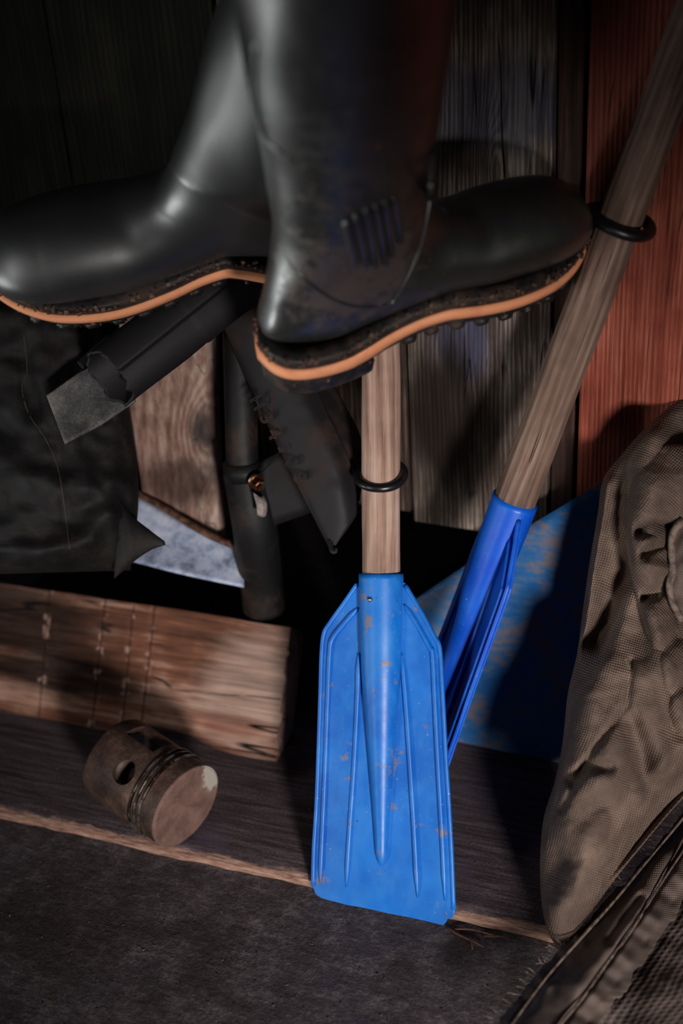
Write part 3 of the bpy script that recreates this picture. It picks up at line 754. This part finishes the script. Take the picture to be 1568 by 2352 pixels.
hp = find_side(283, 1772)
hd = Vector((0, hp.y, hp.z)).normalized()
bm = bmesh.new(); bmesh.ops.create_cone(bm, cap_ends=True, segments=48, radius1=.0118, radius2=.0118, depth=.14)
rot = Vector((0, 0, 1)).rotation_difference(hd).to_matrix()
for v in bm.verts: v.co = rot @ v.co + Vector((hp.x, 0, 0))
cm = bpy.data.meshes.new('c'); bm.to_mesh(cm); bm.free(); cutter(body, cm)
# skirt window on the upper side
up_d = (Vector((0, 0, 1))*.8 + Vector((0, 1 if True else -1, 0))*.0).normalized()
hs = find_side(345, 1712)
bm = bmesh.new(); bmesh.ops.create_cube(bm, size=1)
for v in bm.verts: v.co = Vector((hs.x*.0-.058+v.co.x*.036, v.co.y*.05+.026, v.co.z*.03+RP+.006))
cm = bpy.data.meshes.new('c'); bm.to_mesh(cm); bm.free(); cutter(body, cm)
for p in body.data.polygons: p.use_smooth = True
mod(body, 'EDGE_SPLIT', split_angle=R_(35))
lathe('crown', [(.0012, .0002), (.0012, RP*.5), (.0012, RP*.94), (.0004, RP*.985), (-.0012, RP*.99), (-.0016, RP*.9), (-.0016, .001)], M_crown, prt, mP, close=False)
for g in (.0165, .0225, .0285):
    rr_ = lathe('piston_ring', [(-g-.0004, RP-.004), (-g-.0004, RP+.0008), (-g-.0010, RP+.0012), (-g-.0024, RP+.0010), (-g-.0027, RP+.0006), (-g-.0027, RP-.004)], M_pring, prt, mP, close=False)
# hollow wrist-pin boss behind the hole
V, Fc = [], []
n = 40; cen = Vector((hp.x, 0, 0)); a_ = Vector((1, 0, 0)); b_ = hd.cross(a_)
for rr0, t0 in ((.0165, RP-.006), (.0165, .014), (.0119, .014), (.0119, RP-.003), (.0165, RP-.006)):
    for k in range(n): q = 2*math.pi*k/n; V.append(cen+hd*t0+(a_*math.cos(q)+b_*math.sin(q))*rr0)
for i in range(4):
    for k in range(n): Fc.append((i*n+k, i*n+(k+1) % n, (i+1)*n+(k+1) % n, (i+1)*n+k))
fixnormals(obj('pin_boss', V, Fc, M_pist, prt, matrix=mP))

# ------------------------------------------------------------------ sheet metal behind
t = NT('rust_spotted_blue_paint'); P = t.co.outputs['Object']; n1 = t.noise(t.vm('MULTIPLY', P, (60, 60, 160)), 1, 6, .7); n2 = t.noise(P, 22, 5, .65)
f = t.math('ADD', t.math('MULTIPLY', n1, .5), t.math('MULTIPLY', n2, .5))
col = t.ramp(f, ((.38, (14, 84, 150)), (.48, (34, 96, 150)), (.57, (104, 100, 112)), (.70, (130, 100, 92))))
M_bsheet = t.out(col, .55, t.bump(n1, .25, .001), .4)
pp_, pn_ = Vector((0, 1.025, 0)), Vector((.0, 1, -.26)).normalized()
pl_ = lambda x, y: (x, y, depth(onPlane(x, y, pp_, pn_)))
bs = sheet('blue_metal_panel', [[pl_(952, 1378), pl_(900, 1500), pl_(925, 1720)], [pl_(1120, 1265), pl_(1075, 1500), pl_(1050, 1742)], [pl_(1312, 1150), pl_(1290, 1450), pl_(1180, 1768)], [pl_(1420, 1085), pl_(1420, 1450), pl_(1330, 1790)]], M_bsheet, nv=20, nu=6, thick=.003, smoothv=False)
tag(bs, 'rust-spotted blue metal panel leaning on the wall behind the rear oar', 'metal panel')
t = NT('chalky_pale_blue_paint'); P = t.co.outputs['Object']; n1 = t.noise(P, 70, 6, .7); n2 = t.noise(P, 18, 3, .6)
M_psheet = t.out(t.ramp(t.math('ADD', t.math('MULTIPLY', n1, .6), t.math('MULTIPLY', n2, .4)), ((.38, (104, 112, 134)), (.5, (166, 176, 200)), (.64, (204, 208, 222)))), .6, t.bump(n1, .25, .001), .4)
ps = root('pale_blue_metal_tray', 'pale blue metal tray end with a rusty turned rim, below the knotted plank', 'metal tray', onZ(430, 1340, 0))
sheet('side', [[(300, 1130, 1.42), (290, 1230, 1.40), (290, 1285, 1.385)], [(430, 1205, 1.40), (425, 1270, 1.385), (420, 1318, 1.37)], [(560, 1268, 1.385), (560, 1310, 1.375), (560, 1348, 1.365)]], M_psheet, ps, nv=12, nu=6, thick=.002)
M_rim = plain('rusty_rim', (120, 84, 66), .6, .3, scale=120, c2=(60, 34, 26), thr=(.35, .6))
rimp = [at(300, 1124, 1.415), at(370, 1162, 1.405), at(430, 1200, 1.395), at(490, 1234, 1.385), at(560, 1262, 1.38)]
o = tube('turned_rim', smooth_path(rimp, 8), .0035, M_rim, ps, n=12, wob=.15); o['label'] = 'rusty rolled top edge'

# knotted plank
M_knot = wood('knotty_plank_wood', 2, (46, 28, 22), (134, 104, 92), (186, 166, 154), .012, .010, bump=.5, crack=.4, fib=.5,
   patches=((tuple(at(465, 985, 1.385)), (.016, .03, .026), (92, 82, 80), .9), (tuple(at(400, 1120, 1.39)), (.05, .05, .03), (64, 44, 36), .85)),
   knots=((tuple(at(465, 985, 1.385)), (.02, .05, .034), .05),))
kp_ = sheet('knotted_plank', [[(250, 700, 1.36), (295, 930, 1.385), (330, 1165, 1.42)], [(380, 700, 1.355), (400, 930, 1.38), (420, 1215, 1.415)], [(498, 700, 1.35), (498, 930, 1.375), (503, 1262, 1.405)]], M_knot, nv=30, nu=8, thick=.018)
mod(kp_, 'BEVEL', width=.002, segments=2, limit_method='ANGLE')
tag(kp_, 'light brown plank with a big oval knot, upright between leather bag and pipe', 'plank')

# ------------------------------------------------------------------ dark pipe with bolt
M_pipe = plain('dark_grimy_pipe', (13, 12, 13), .6, .0, scale=24, c2=(50, 36, 29), thr=(.48, .72), b=.6, spec=.3)
pt = root('pipe_post', 'dark grimy pipe standing upright behind the hanging rubber sheet', 'pipe', onZ(590, 1480, 0))
tube('pipe', smooth_path([at(548, 760, 1.30), at(553, 950, 1.31), at(558, 1090, 1.325)], 8), 38*1.3/F, M_pipe, pt, n=28, wob=.05)
tube('lower_pipe', smooth_path([at(562, 1085, 1.33), at(582, 1200, 1.34), at(600, 1330, 1.39), at(606, 1395, 1.41)], 8), 52*1.33/F, M_pipe, pt, n=28, wob=.05)
tube('collar', [at(556, 1062, 1.32), at(560, 1100, 1.325)], 45*1.32/F, M_pipe, pt, n=24)
brm = plain('black_bracket_metal', (10, 9, 10), .7, .0, scale=30, c2=(24, 18, 16), spec=.3)
sheet('bracket_plate', [[(600, 1060, 1.315), (600, 1160, 1.32), (620, 1210, 1.33)], [(700, 1010, 1.33), (720, 1080, 1.33), (735, 1170, 1.335)]], brm, pt, nv=8, nu=6, thick=.004)
M_copper = plain('coppery_bolt_metal', (196, 150, 116), .3, 1., scale=90, c2=(120, 80, 60))
bc = at(591, 1110, 1.30)
bd = (EYE-bc).normalized()*.8+rgt*.35-upv*.5; bd.normalize()
o = tube('bolt', [bc-bd*.004, bc+bd*.006, bc+bd*.0062, bc+bd*.0095], [.0055, .0055, .0034, .0030], M_copper, pt, n=6); finish(o, False)
for p in o.data.polygons: p.use_smooth = False
tube('washer', [bc-bd*.005, bc-bd*.003], .0078, M_copper, pt, n=24)
M_tape = plain('dusty_white_residue', (150, 138, 132), .8, scale=120, c2=(96, 86, 82))
sheet('torn_tape', [[(580, 1130, 1.295), (588, 1160, 1.295), (590, 1183, 1.298)], [(598, 1142, 1.293), (602, 1165, 1.292), (603, 1188, 1.296)], [(606, 1138, 1.296), (614, 1160, 1.297), (612, 1184, 1.30)]], M_tape, pt, nv=8, nu=4, thick=.001, wav=.003)
o = tube('thin_wire', smooth_path([at(596, 1090, 1.30), at(620, 1065, 1.30), at(655, 1020, 1.29)], 6), .0007, M_pipe, None, n=6)
tag(o, 'thin dark wire running up from the bolt to the rubber sheet', 'wire')

# ------------------------------------------------------------------ rubber sheet with moulded number
M_rub = rubber('dusty_folded_rubber', (27, 24, 27), (84, 60, 49), .6, .65, .3, scale=18)
rs = root('rubber_sheet', 'folded dusty black rubber strip with moulded raised number, hanging under the heel', 'rubber strip', at(765, 1270, 1.25))
colsR = [[(505, 735, 1.285), (560, 860, 1.28), (640, 1030, 1.27), (700, 1150, 1.26), (757, 1262, 1.255)],
         [(512, 725, 1.270), (575, 850, 1.265), (658, 1020, 1.255), (718, 1140, 1.248), (768, 1255, 1.247)],
         [(570, 690, 1.250), (640, 830, 1.245), (720, 985, 1.238), (770, 1090, 1.238), (798, 1215, 1.245)],
         [(640, 650, 1.262), (690, 790, 1.258), (745, 930, 1.252), (800, 1050, 1.250), (827, 1172, 1.252)]]
colsR = colsR[:1]+colsR[1:]
sheet('face', colsR, M_rub, rs, nv=60, nu=10, thick=.0028, wav=.002)
sheet('folded_flap', [[(650, 650, 1.262), (680, 900, 1.256), (757, 1000, 1.254), (826, 1150, 1.2545)], [(700, 660, 1.285), (725, 880, 1.283), (800, 990, 1.276), (836, 1085, 1.268)], [(740, 690, 1.305), (765, 880, 1.305), (822, 985, 1.29), (842, 1050, 1.28)]], M_rub, rs, nv=50, nu=8, thick=.0028, smoothv=False)
o = tube('curled_tip', smooth_path([at(757, 1240, 1.250), at(762, 1264, 1.244), at(770, 1268, 1.242), (at(772, 1260, 1.243))], 6), [.0022]*10+[.0016]*9, M_rub, rs, n=10)
# moulded characters running down the left edge
def moulded(ch, p0, p1, size_px, right_px, m, parent):
    cu = bpy.data.curves.new('moulded_character', 'FONT'); cu.body = ch; cu.size = 1; cu.align_x = 'CENTER'; cu.align_y = 'CENTER'
    cu.fill_mode = 'NONE'; 
    ob = bpy.data.objects.new('tmp', cu); COL.objects.link(ob)
    cu.bevel_depth = .034; cu.bevel_resolution = 2; cu.resolution_u = 4
    bpy.context.view_layer.update(); me = bpy.data.meshes.new_from_object(ob.evaluated_get(bpy.context.evaluated_depsgraph_get())); bpy.data.objects.remove(ob)
    # local x -> along strip, local y -> towards the right edge
    O = at(p0[0], p0[1], p0[2]-.001); X = at(p1[0], p1[1], p1[2])-O; X.normalize()
    Y = at(p0[0]+right_px[0], p0[1]+right_px[1], p0[2]+right_px[2])-O; Y = (Y-X*Y.dot(X)).normalized(); Z = X.cross(Y)
    s = size_px*1.24/F
    for v in me.vertices: v.co = O+X*v.co.x*s+Y*v.co.y*s+Z*v.co.z*s
    me.materials.clear(); me.materials.append(m)
    ob = bpy.data.objects.new('moulded_character', me); COL.objects.link(ob); finish(ob); ob.parent = parent; ob.matrix_parent_inverse = parent.matrix_world.inverted(); ob['label'] = 'raised moulded character ' + ch
for ch, x, y, d in (('H', 590, 925, 1.257), ('3', 611, 961, 1.2555), ('4', 628, 997, 1.2535), ('-', 645, 1031, 1.252), ('0', 668, 1063, 1.2485), ('8', 687, 1097, 1.2465)):
    moulded(ch, (x, y, d), (x+20, y+37, d-.0025), 44, (30, -14, -.006), M_rub, rs)

# ------------------------------------------------------------------ black rubber hose sleeve
M_hose = rubber('dull_black_hose_rubber', (20, 18, 20), (48, 38, 35), .12, .62, .25, scale=25)
t = NT('sleeve_inner_liner'); P = t.co.outputs['Object']; n1 = t.noise(P, 40, 6, .7); n2 = t.noise(P, 500, 3, .7)
M_liner = t.out(t.ramp(t.math('ADD', t.math('MULTIPLY', n1, .7), t.math('MULTIPLY', n2, .3)), ((.36, (44, 42, 45)), (.5, (74, 72, 72)), (.68, (118, 114, 108)))), .8, t.bump(n2, .4, .001), .3)
hs_ = root('rubber_sleeve', 'split black rubber sleeve slanting down left below the boot, grey inside showing', 'rubber sleeve', at(240, 900, 1.22))
ax0, ax1 = at(640, 560, 1.222), at(250, 870, 1.205)
hd_ = (ax1-ax0).normalized(); ra_ = 74*1.22/F
vdir = ((ax0+ax1)/2-EYE).normalized(); sd = hd_.cross(vdir).normalized(); fr = sd.cross(hd_).normalized()
if fr.dot(vdir) > 0: fr = -fr
if sd.dot(upv) < 0: sd = -sd
V, Fc = [], []; NA, NL = 60, 70
Ltot = (ax1-ax0).length
for i in range(NL+1):
    for k in range(NA+1):
        a = 2*math.pi*k/NA                                # a = 0 faces the viewer, grows over the upper side
        cut = Ltot*(1.0 if abs(math.cos(a/2)) < .35 else 0.99)
        jag = Ltot+.014*math.cos(a*1.0)*0+.006*noise.noise(Vector((math.cos(a)*3, math.sin(a)*3, 2)))-.010*math.cos(a)
        s_ = jag*i/NL
        r_ = ra_*(1+.04*noise.noise(Vector((s_*20, math.cos(a), math.sin(a)))))*(1.04 if s_ < .10 else 1.0)
        V.append(ax0+hd_*s_+(fr*math.cos(a)*.62+sd*math.sin(a))*r_)
for i in range(NL):
    for k in range(NA): Fc.append((i*(NA+1)+k, i*(NA+1)+k+1, (i+1)*(NA+1)+k+1, (i+1)*(NA+1)+k))
sl = obj('outer_wall', V, Fc, M_hose, hs_); fixnormals(sl); mod(sl, 'SOLIDIFY', thickness=.0025, offset=-1)
sheet('inner_wall', [[(255, 818, 1.222), (180, 858, 1.220), (107, 910, 1.218)], [(300, 860, 1.232), (200, 920, 1.230), (125, 958, 1.226)], [(310, 920, 1.222), (230, 975, 1.220), (148, 1018, 1.216)]], M_liner, hs_, nv=20, nu=8, thick=.0025, smoothv=False)['label'] = 'pale grey inside of the split sleeve'

# ------------------------------------------------------------------ old leather bag at the left
t = NT('cracked_dark_leather'); P = t.co.outputs['Object']; n1 = t.noise(P, 26, 5, .65); n2 = t.noise(P, 240, 5, .75); n3 = t.noise(P, 8, 3, .5)
f = t.math('ADD', t.math('MULTIPLY', n1, .6), t.math('MULTIPLY', n2, .4))
col = t.ramp(f, ((.36, (9, 8, 9)), (.52, (19, 16, 16)), (.68, (38, 29, 24))))
M_leather = t.out(col, t.math('MULTIPLY_ADD', n1, .3, .5), t.bump(n2, .3, .0008), .25)
M_thread = plain('old_stitching', (58, 50, 44), .8, scale=200)
bg = root('leather_bag', 'old black leather bag with a stitched seam hanging at the left edge', 'bag', at(150, 1310, 1.30))
pillow('body', [(-160, 640), (-170, 900), (-160, 1200), (-60, 1320)], [(262, 640), (292, 900), (318, 1130), (300, 1310)], lambda x, y: 1.30, .05, M_leather, bg, nu=50, nv=60, wav=.006, seed=3.,
       relief=ridges([([(60, 780), (60, 900), (130, 1030), (160, 1250)], 12, -.004), ([(-40, 1060), (130, 1120), (240, 1110)], 40, .006), ([(250, 1180), (180, 1250), (60, 1290)], 30, .008)]))
pillow('torn_flap', [(262, 1120), (300, 1180), (345, 1218), (378, 1243)], [(262, 1330), (310, 1288), (350, 1262), (380, 1252)], lambda x, y: 1.275, .010, M_leather, bg, nu=20, nv=24)
sm = [(55, 770), (62, 850), (50, 890), (66, 950), (104, 1008), (128, 1060), (142, 1120), (152, 1200), (160, 1262)]
P = resample(sm, 70, True)
from mathutils.bvhtree import BVHTree
bo = [c for c in bg.children if c.name.startswith('body')][0]
bv_ = BVHTree.FromPolygons([bo.matrix_world @ v.co for v in bo.data.vertices], [tuple(p.vertices) for p in bo.data.polygons])
tube('stitched_seam', [bv_.ray_cast(EYE, ray(x, y).normalized())[0] for x, y in P], .0006, M_thread, bg, n=6)
pillow('strap', [(176, 832), (210, 800), (250, 766)], [(190, 848), (225, 818), (262, 784)], lambda x, y: 1.245, .004, M_leather, bg, nu=8, nv=20)

# ------------------------------------------------------------------ canvas work bag at the right
M_can = canvas('coarse_brown_canvas', (36, 29, 27), (86, 70, 62), (134, 113, 100), .0027, 1.0)
M_can2 = canvas('fine_brown_canvas', (60, 50, 47), (92, 78, 72), (118, 102, 94), .0022, .5)
M_can3 = canvas('ribbed_canvas', (58, 48, 46), (84, 70, 66), (108, 94, 88), .0052, .9, 1.0, .55)
M_hem = plain('worn_seam_cord', (120, 102, 90), .85, scale=160, c2=(64, 54, 48))
cb = root('canvas_sack', 'brown coarse canvas sack slumped in deep folds against the wall at right', 'sack', onZ(1400, 2200, 0))
dj = lambda x, y: 1.228 if y < 1400 else 1.228-.00009*(y-1400)
rA = ridges([
    ([(1395, 1110), (1365, 1230), (1335, 1440)], 26, .014),
    ([(1432, 1110), (1428, 1260), (1405, 1340), (1370, 1470)], 36, -.016),
    ([(1500, 1010), (1470, 1110), (1490, 1230)], 60, .022),
    ([(1560, 1000), (1550, 1150)], 50, -.02), ([(1330, 1850), (1420, 1700), (1450, 1560)], 60, .016), ([(1560, 1780), (1480, 1900), (1400, 2000)], 50, -.018),
    ([(1440, 1300), (1400, 1420), (1370, 1480)], 20, -.012),
    ([(1420, 1380), (1400, 1500), (1330, 1660), (1290, 1850)], 40, .012),
    ([(1450, 1520), (1440, 1620), (1350, 1740), (1290, 1860)], 9, -.004),
    ([(1450, 1660), (1480, 1760), (1490, 1800)], 26, -.010),
    ([(1310, 1790), (1350, 1762), (1400, 1760)], 16, -.009),
    ([(1280, 1850), (1330, 1880), (1380, 1850)], 30, -.007),
    ([(1300, 1920), (1380, 1960), (1280, 2100)], 45, .009),
    ([(1350, 1600), (1380, 1700), (1400, 1840), (1350, 2000)], 50, .010),
    ([(1290, 1960), (1270, 2060)], 30, -.004),
    ([(1520, 1500), (1500, 1640), (1530, 1760)], 40, .012),
    ([(1568, 1720), (1500, 1780), (1470, 1830)], 26, .010)])
pillow('body', [(1600, 900), (1545, 928), (1480, 985), (1430, 1040), (1385, 1100), (1372, 1180), (1352, 1300), (1338, 1400), (1325, 1500), (1304, 1590), (1292, 1700), (1275, 1790), (1248, 1880), (1240, 1980), (1243, 2070), (1258, 2140), (1284, 2186)],
       [(1700, 900), (1720, 1000), (1730, 1100), (1735, 1250), (1730, 1400), (1720, 1550), (1695, 1660), (1645, 1770), (1575, 1828), (1518, 1890), (1462, 1958), (1418, 2012), (1373, 2073), (1341, 2122), (1319, 2157), (1305, 2178), (1292, 2188)],
       dj, .045, M_can, cb, rA, nu=150, nv=300, power=.55, wav=.0022, seed=1., rot=.5)
rB = ridges([([(1500, 1120), (1470, 1210), (1480, 1290)], 40, .012), ([(1480, 1270), (1530, 1245)], 12, -.010), ([(1470, 1220), (1500, 1212), (1545, 1216)], 14, -.016), ([(1480, 1370), (1545, 1350)], 12, -.008), ([(1490, 1300), (1540, 1310)], 14, .007),
              ([(1500, 1420), (1540, 1600), (1575, 1690)], 34, .012), ([(1475, 1376), (1508, 1370)], 7, -.006), ([(1510, 1500), (1568, 1450)], 16, -.007), ([(1530, 1600), (1590, 1560)], 16, -.006)])
pillow('front_fold', [(1490, 1020), (1450, 1110), (1438, 1200), (1440, 1270), (1462, 1380), (1490, 1500), (1508, 1600), (1530, 1670), (1570, 1720)], [(1600, 1020), (1620, 1110), (1600, 1180), (1556, 1260), (1548, 1350), (1560, 1440), (1640, 1560), (1660, 1640), (1660, 1710)],
       lambda x, y: 1.183, .026, M_can, cb, rB, nu=90, nv=200, wav=.003, seed=5., rot=.1)
sheet('inner_lining', [[(1552, 1170, 1.173), (1537, 1260, 1.170), (1535, 1340, 1.168), (1560, 1420, 1.168)], [(1620, 1160, 1.168), (1620, 1260, 1.153), (1620, 1340, 1.153), (1630, 1430, 1.158)]], M_can2, cb, nv=50, nu=14, thick=.002, wav=.012, seed=2.)
for pts_ in ([(1568, 1195), (1545, 1222), (1540, 1262), (1542, 1310), (1536, 1345), (1545, 1385), (1568, 1425)],):
    P = smooth_path([at(x, y, 1.158) for x, y in pts_], 10); tube('seam_cord', P, .0030, M_hem, cb, n=10, wob=.5)
P = smooth_path([at(x, y, d) for x, y, d in ((1444, 1530, 1.166), (1410, 1600, 1.166), (1370, 1690, 1.168), (1318, 1745, 1.174), (1290, 1800, 1.181), (1262, 1870, 1.196), (1245, 1920, 1.211))], 12)
tube('side_seam', P, .0011, M_hem, cb, n=8, wob=.6)
V, Fc = [], []                                             # tuft of frayed threads on the side seam
def thread(name, pts, r, m, parent): return tube(name, smooth_path(pts, 5), r, m, parent, n=5)
def threads(name, seeds, m, parent, length, dirf):
    allV, allF = [], []
    for (x, y, d) in seeds:
        p = at(x, y, d); dr = dirf(); pts = [p]
        for k in range(4):
            dr = (dr+Vector([random.uniform(-.5, .5) for _ in range(3)])*.7).normalized(); pts.append(pts[-1]+dr*length/4*random.uniform(.6, 1.2))
        pts = smooth_path(pts, 3)
        b0 = len(allV)
        a = rgt; b = upv
        for q in pts:
            for k in range(4): w = k*math.pi/2; allV.append(q+(rgt*math.cos(w)+upv*math.sin(w))*.00028)
        for i in range(len(pts)-1):
            for k in range(4): allF.append((b0+i*4+k, b0+i*4+(k+1) % 4, b0+(i+1)*4+(k+1) % 4, b0+(i+1)*4+k))
    o = obj(name, allV, allF, m, parent); o['kind'] = 'stuff'; return o
M_fray = plain('frayed_fibre', (150, 132, 118), .9, scale=300, c2=(100, 86, 76))
threads('frayed_tuft', [(1440-25*k/70+random.uniform(-9, 9), 1520+70*k/70+random.uniform(-8, 8), 1.158) for k in range(70)], M_fray, cb, .010, lambda: (upv*-.7+rgt*random.uniform(-.6, .3)).normalized())

# ------------------------------------------------------------------ canvas cover in the lower right corner
cv = root('canvas_cover', 'brown canvas cover with a frayed double-stitched hem in the lower right corner', 'canvas cover', onZ(1500, 2330, ZL))
zf = lambda x, y, h: (x, y, depth(onZ(x, y, h)))
sheet('ribbed_cloth', [[zf(1640, 1960, 0.018), zf(1540, 2080, 0.018), zf(1420, 2250, 0.013), zf(1290, 2440, 0.008)], [zf(1700, 2060, 0.028), zf(1640, 2160, 0.028), zf(1560, 2290, 0.023), zf(1480, 2460, 0.018)], [zf(1760, 2160, 0.023), zf(1740, 2260, 0.023), zf(1700, 2370, 0.018), zf(1640, 2480, 0.013)]], M_can3, cv, nv=60, nu=20, thick=.003, wav=.006, seed=6., rot=.98)
hemrel = ridges([([(1600, 1850), (1470, 2005), (1340, 2150), (1180, 2345)], 7, -.004), ([(1600, 1890), (1500, 2060), (1400, 2205), (1285, 2360)], 7, -.005),
    ([(1510, 1960), (1440, 2120), (1330, 2260)], 26, .006), ([(1470, 2060), (1400, 2160)], 12, -.006)] +
    [([(1200+40*k, 2290-48*k), (1216+40*k, 2310-48*k)], 12, .003*(1 if k % 2 else -1)) for k in range(9)] +
    [([(1330+32*k, 2330-46*k), (1350+32*k, 2345-46*k)], 14, .003*(1 if k % 2 else -1)) for k in range(8)])
def jag(pts, amp, sd):
    out = []
    P = resample(pts, 90)
    for i, (x, y) in enumerate(P):
        n_ = noise.noise(Vector((i*.55, sd, 0)))*amp+noise.noise(Vector((i*.17, sd+5, 0)))*amp; out.append((x+n_, y+n_*.8))
    return out
up_e = jag([(1620, 1800), (1545, 1895), (1470, 1990), (1400, 2055), (1335, 2135), (1240, 2225), (1180, 2300), (1110, 2400)], 6, 1)
lo_e = jag([(1660, 1900), (1590, 2030), (1545, 2110), (1500, 2175), (1440, 2265), (1400, 2320), (1355, 2380), (1330, 2430)], 7, 4)
m1 = [(1630, 1830), (1555, 1935), (1490, 2030), (1420, 2100), (1355, 2190), (1270, 2280), (1215, 2345), (1160, 2420)]
m2 = [(1645, 1865), (1575, 1985), (1515, 2085), (1455, 2160), (1400, 2235), (1330, 2310), (1285, 2370), (1240, 2430)]
hz_ = lambda pts, h: [zf(x, y, h) for x, y in pts]
sheet('hem_band', [hz_(up_e, .020), hz_(resample(m1, 90), .032), hz_(resample(m2, 90), .034), hz_(lo_e, .030)], M_can2, cv, nv=170, nu=16, thick=.0025, relief=hemrel, wav=.003, seed=9., rot=.7, smoothv=False)['label'] = 'frayed stitched hem band'
for pts_ in ([(1600, 1838), (1540, 1912), (1470, 1998), (1400, 2080), (1340, 2148), (1255, 2245), (1180, 2345), (1150, 2385)], [(1620, 1870), (1560, 1965), (1500, 2058), (1440, 2150), (1395, 2210), (1340, 2290), (1285, 2356), (1262, 2390)]):
    P = smooth_path([at(x, y, depth(onZ(x, y, .036))) for x, y in pts_], 12); tube('seam_cord', P, .0011, M_hem, cv, n=8, wob=1.)
E_ = [random.choice(up_e[8:85]) for _ in range(60)]
threads('frayed_edge', [(x+random.uniform(-6, 6), y+random.uniform(-6, 6), depth(onZ(x, y, .022))) for x, y in E_], M_fray, cv, .009, lambda: (-rgt*.6+upv*random.uniform(-.3, .8)).normalized())

# ------------------------------------------------------------------ straw and crumbs on the floor
M_straw = plain('dry_straw', (104, 70, 50), .7, scale=100, c2=(62, 40, 30))
labs = ['longest dry straw pointing right from the blade corner', 'short straw crossing under the blade corner', 'curved straw below the blade corner', 'thin dark straw close to the blade corner', 'straw stub lying nearest the canvas hem']
for i, (a, b, lb) in enumerate((((1030, 2135), (1140, 2150), labs[0]), ((1040, 2142), (1110, 2175), labs[1]), ((1060, 2150), (1085, 2180), labs[2]), ((1025, 2128), (1075, 2158), labs[3]), ((1110, 2150), (1190, 2160), labs[4]))):
    p, q = onZ(*a, ZL+.0015), onZ(*b, ZL+.003); m = (p+q)/2+Vector((random.uniform(-.003, .003), random.uniform(-.003, .003), .002))
    o = tube('straw', smooth_path([p, m, q], 5), .0008, M_straw, None, n=6); tag(o, lb, 'straw', 'straws by the blade corner')
bm = bmesh.new()
for i in range(420):
    if random.random() < .75: x, y = random.uniform(0, 1130), random.uniform(2020, 2352); z = ZL
    else: x, y = random.uniform(100, 1120), random.uniform(1750, 1990); z = 0
    if z == ZL and y < 1930+x*.3: continue
    if z == 0 and y > 1810+x*.25: continue
    p = onZ(x, y, z); s = random.uniform(.0004, .0013); v = [bm.verts.new(p+Vector((random.uniform(-1, 1), random.uniform(-1, 1), random.uniform(0, 1)))*s) for _ in range(5)]
    bmesh.ops.convex_hull(bm, input=v)
me = bpy.data.meshes.new('crumbs'); bm.to_mesh(me); bm.free(); o = bpy.data.objects.new('crumbs', me); COL.objects.link(o); me.materials.append(plain('crumb_grey', (120, 104, 96), .9, c2=(50, 42, 38), scale=40))
tag(o, 'scattered crumbs and grit on the dark floor planks', 'grit', kind='stuff')

# ------------------------------------------------------------------ light
def area(name, loc, target, size, energy, color, sy=None, spread=180):
    l = bpy.data.lights.new(name, 'AREA'); l.shape = 'RECTANGLE'; l.size = size; l.size_y = sy or size; l.energy = energy; l.color = color; l.spread = R_(spread)
    o = bpy.data.objects.new(name, l); COL.objects.link(o); o.location = loc; o.rotation_euler = (Vector(target)-Vector(loc)).to_track_quat('-Z', 'Y').to_euler(); return o
tgt = Vector((-.42, 1.05, .15))
fh = Vector((fwd.x, fwd.y, 0)).normalized(); rh = Vector((rgt.x, rgt.y, 0)).normalized()
def ldir(az, el): return (-fh*math.cos(R_(az))*math.cos(R_(el))+rh*math.sin(R_(az))*math.cos(R_(el))+Vector((0, 0, 1))*math.sin(R_(el)))
def spot(name, loc, target, ang, blend, energy, color, rad):
    l = bpy.data.lights.new(name, 'SPOT'); l.spot_size = R_(ang); l.spot_blend = blend; l.energy = energy; l.color = color; l.shadow_soft_size = rad
    o = bpy.data.objects.new(name, l); COL.objects.link(o); o.location = loc; o.rotation_euler = (Vector(target)-Vector(loc)).to_track_quat('-Z', 'Y').to_euler(); return o
kt = onY(870, 1480, 1.0)
spot('doorway_light', kt+ldir(11, 11)*2.0, kt, 31, 1., 165, (1, .95, .92), .13)
bt = at(690, 600, 1.0); wl = bt+ldir(-52, 0)*1.5; wl.z = .55
area('window_light', wl, Vector((bt.x, bt.y, .5)), .10, 1.0, (.98, 1, .97), 1.0, 70)
low = at(660, 600, .99)+ldir(-86, -27)*.85
area('boot_sheen_fill', low, at(680, 650, 1.0), .06, .30, (.96, 1, .98), .30, 60)  # added lamp without a real source, puts the sheen on the boot heel
w = bpy.data.worlds.new('world'); S.world = w; w.use_nodes = True
w.node_tree.nodes['Background'].inputs[0].default_value = (.8, .85, 1, 1); w.node_tree.nodes['Background'].inputs[1].default_value = .02
S.view_settings.view_transform = 'Standard'; S.view_settings.look = 'None'; S.view_settings.gamma = 1; S.view_settings.use_curve_mapping = False
S.view_settings.exposure = 0.0
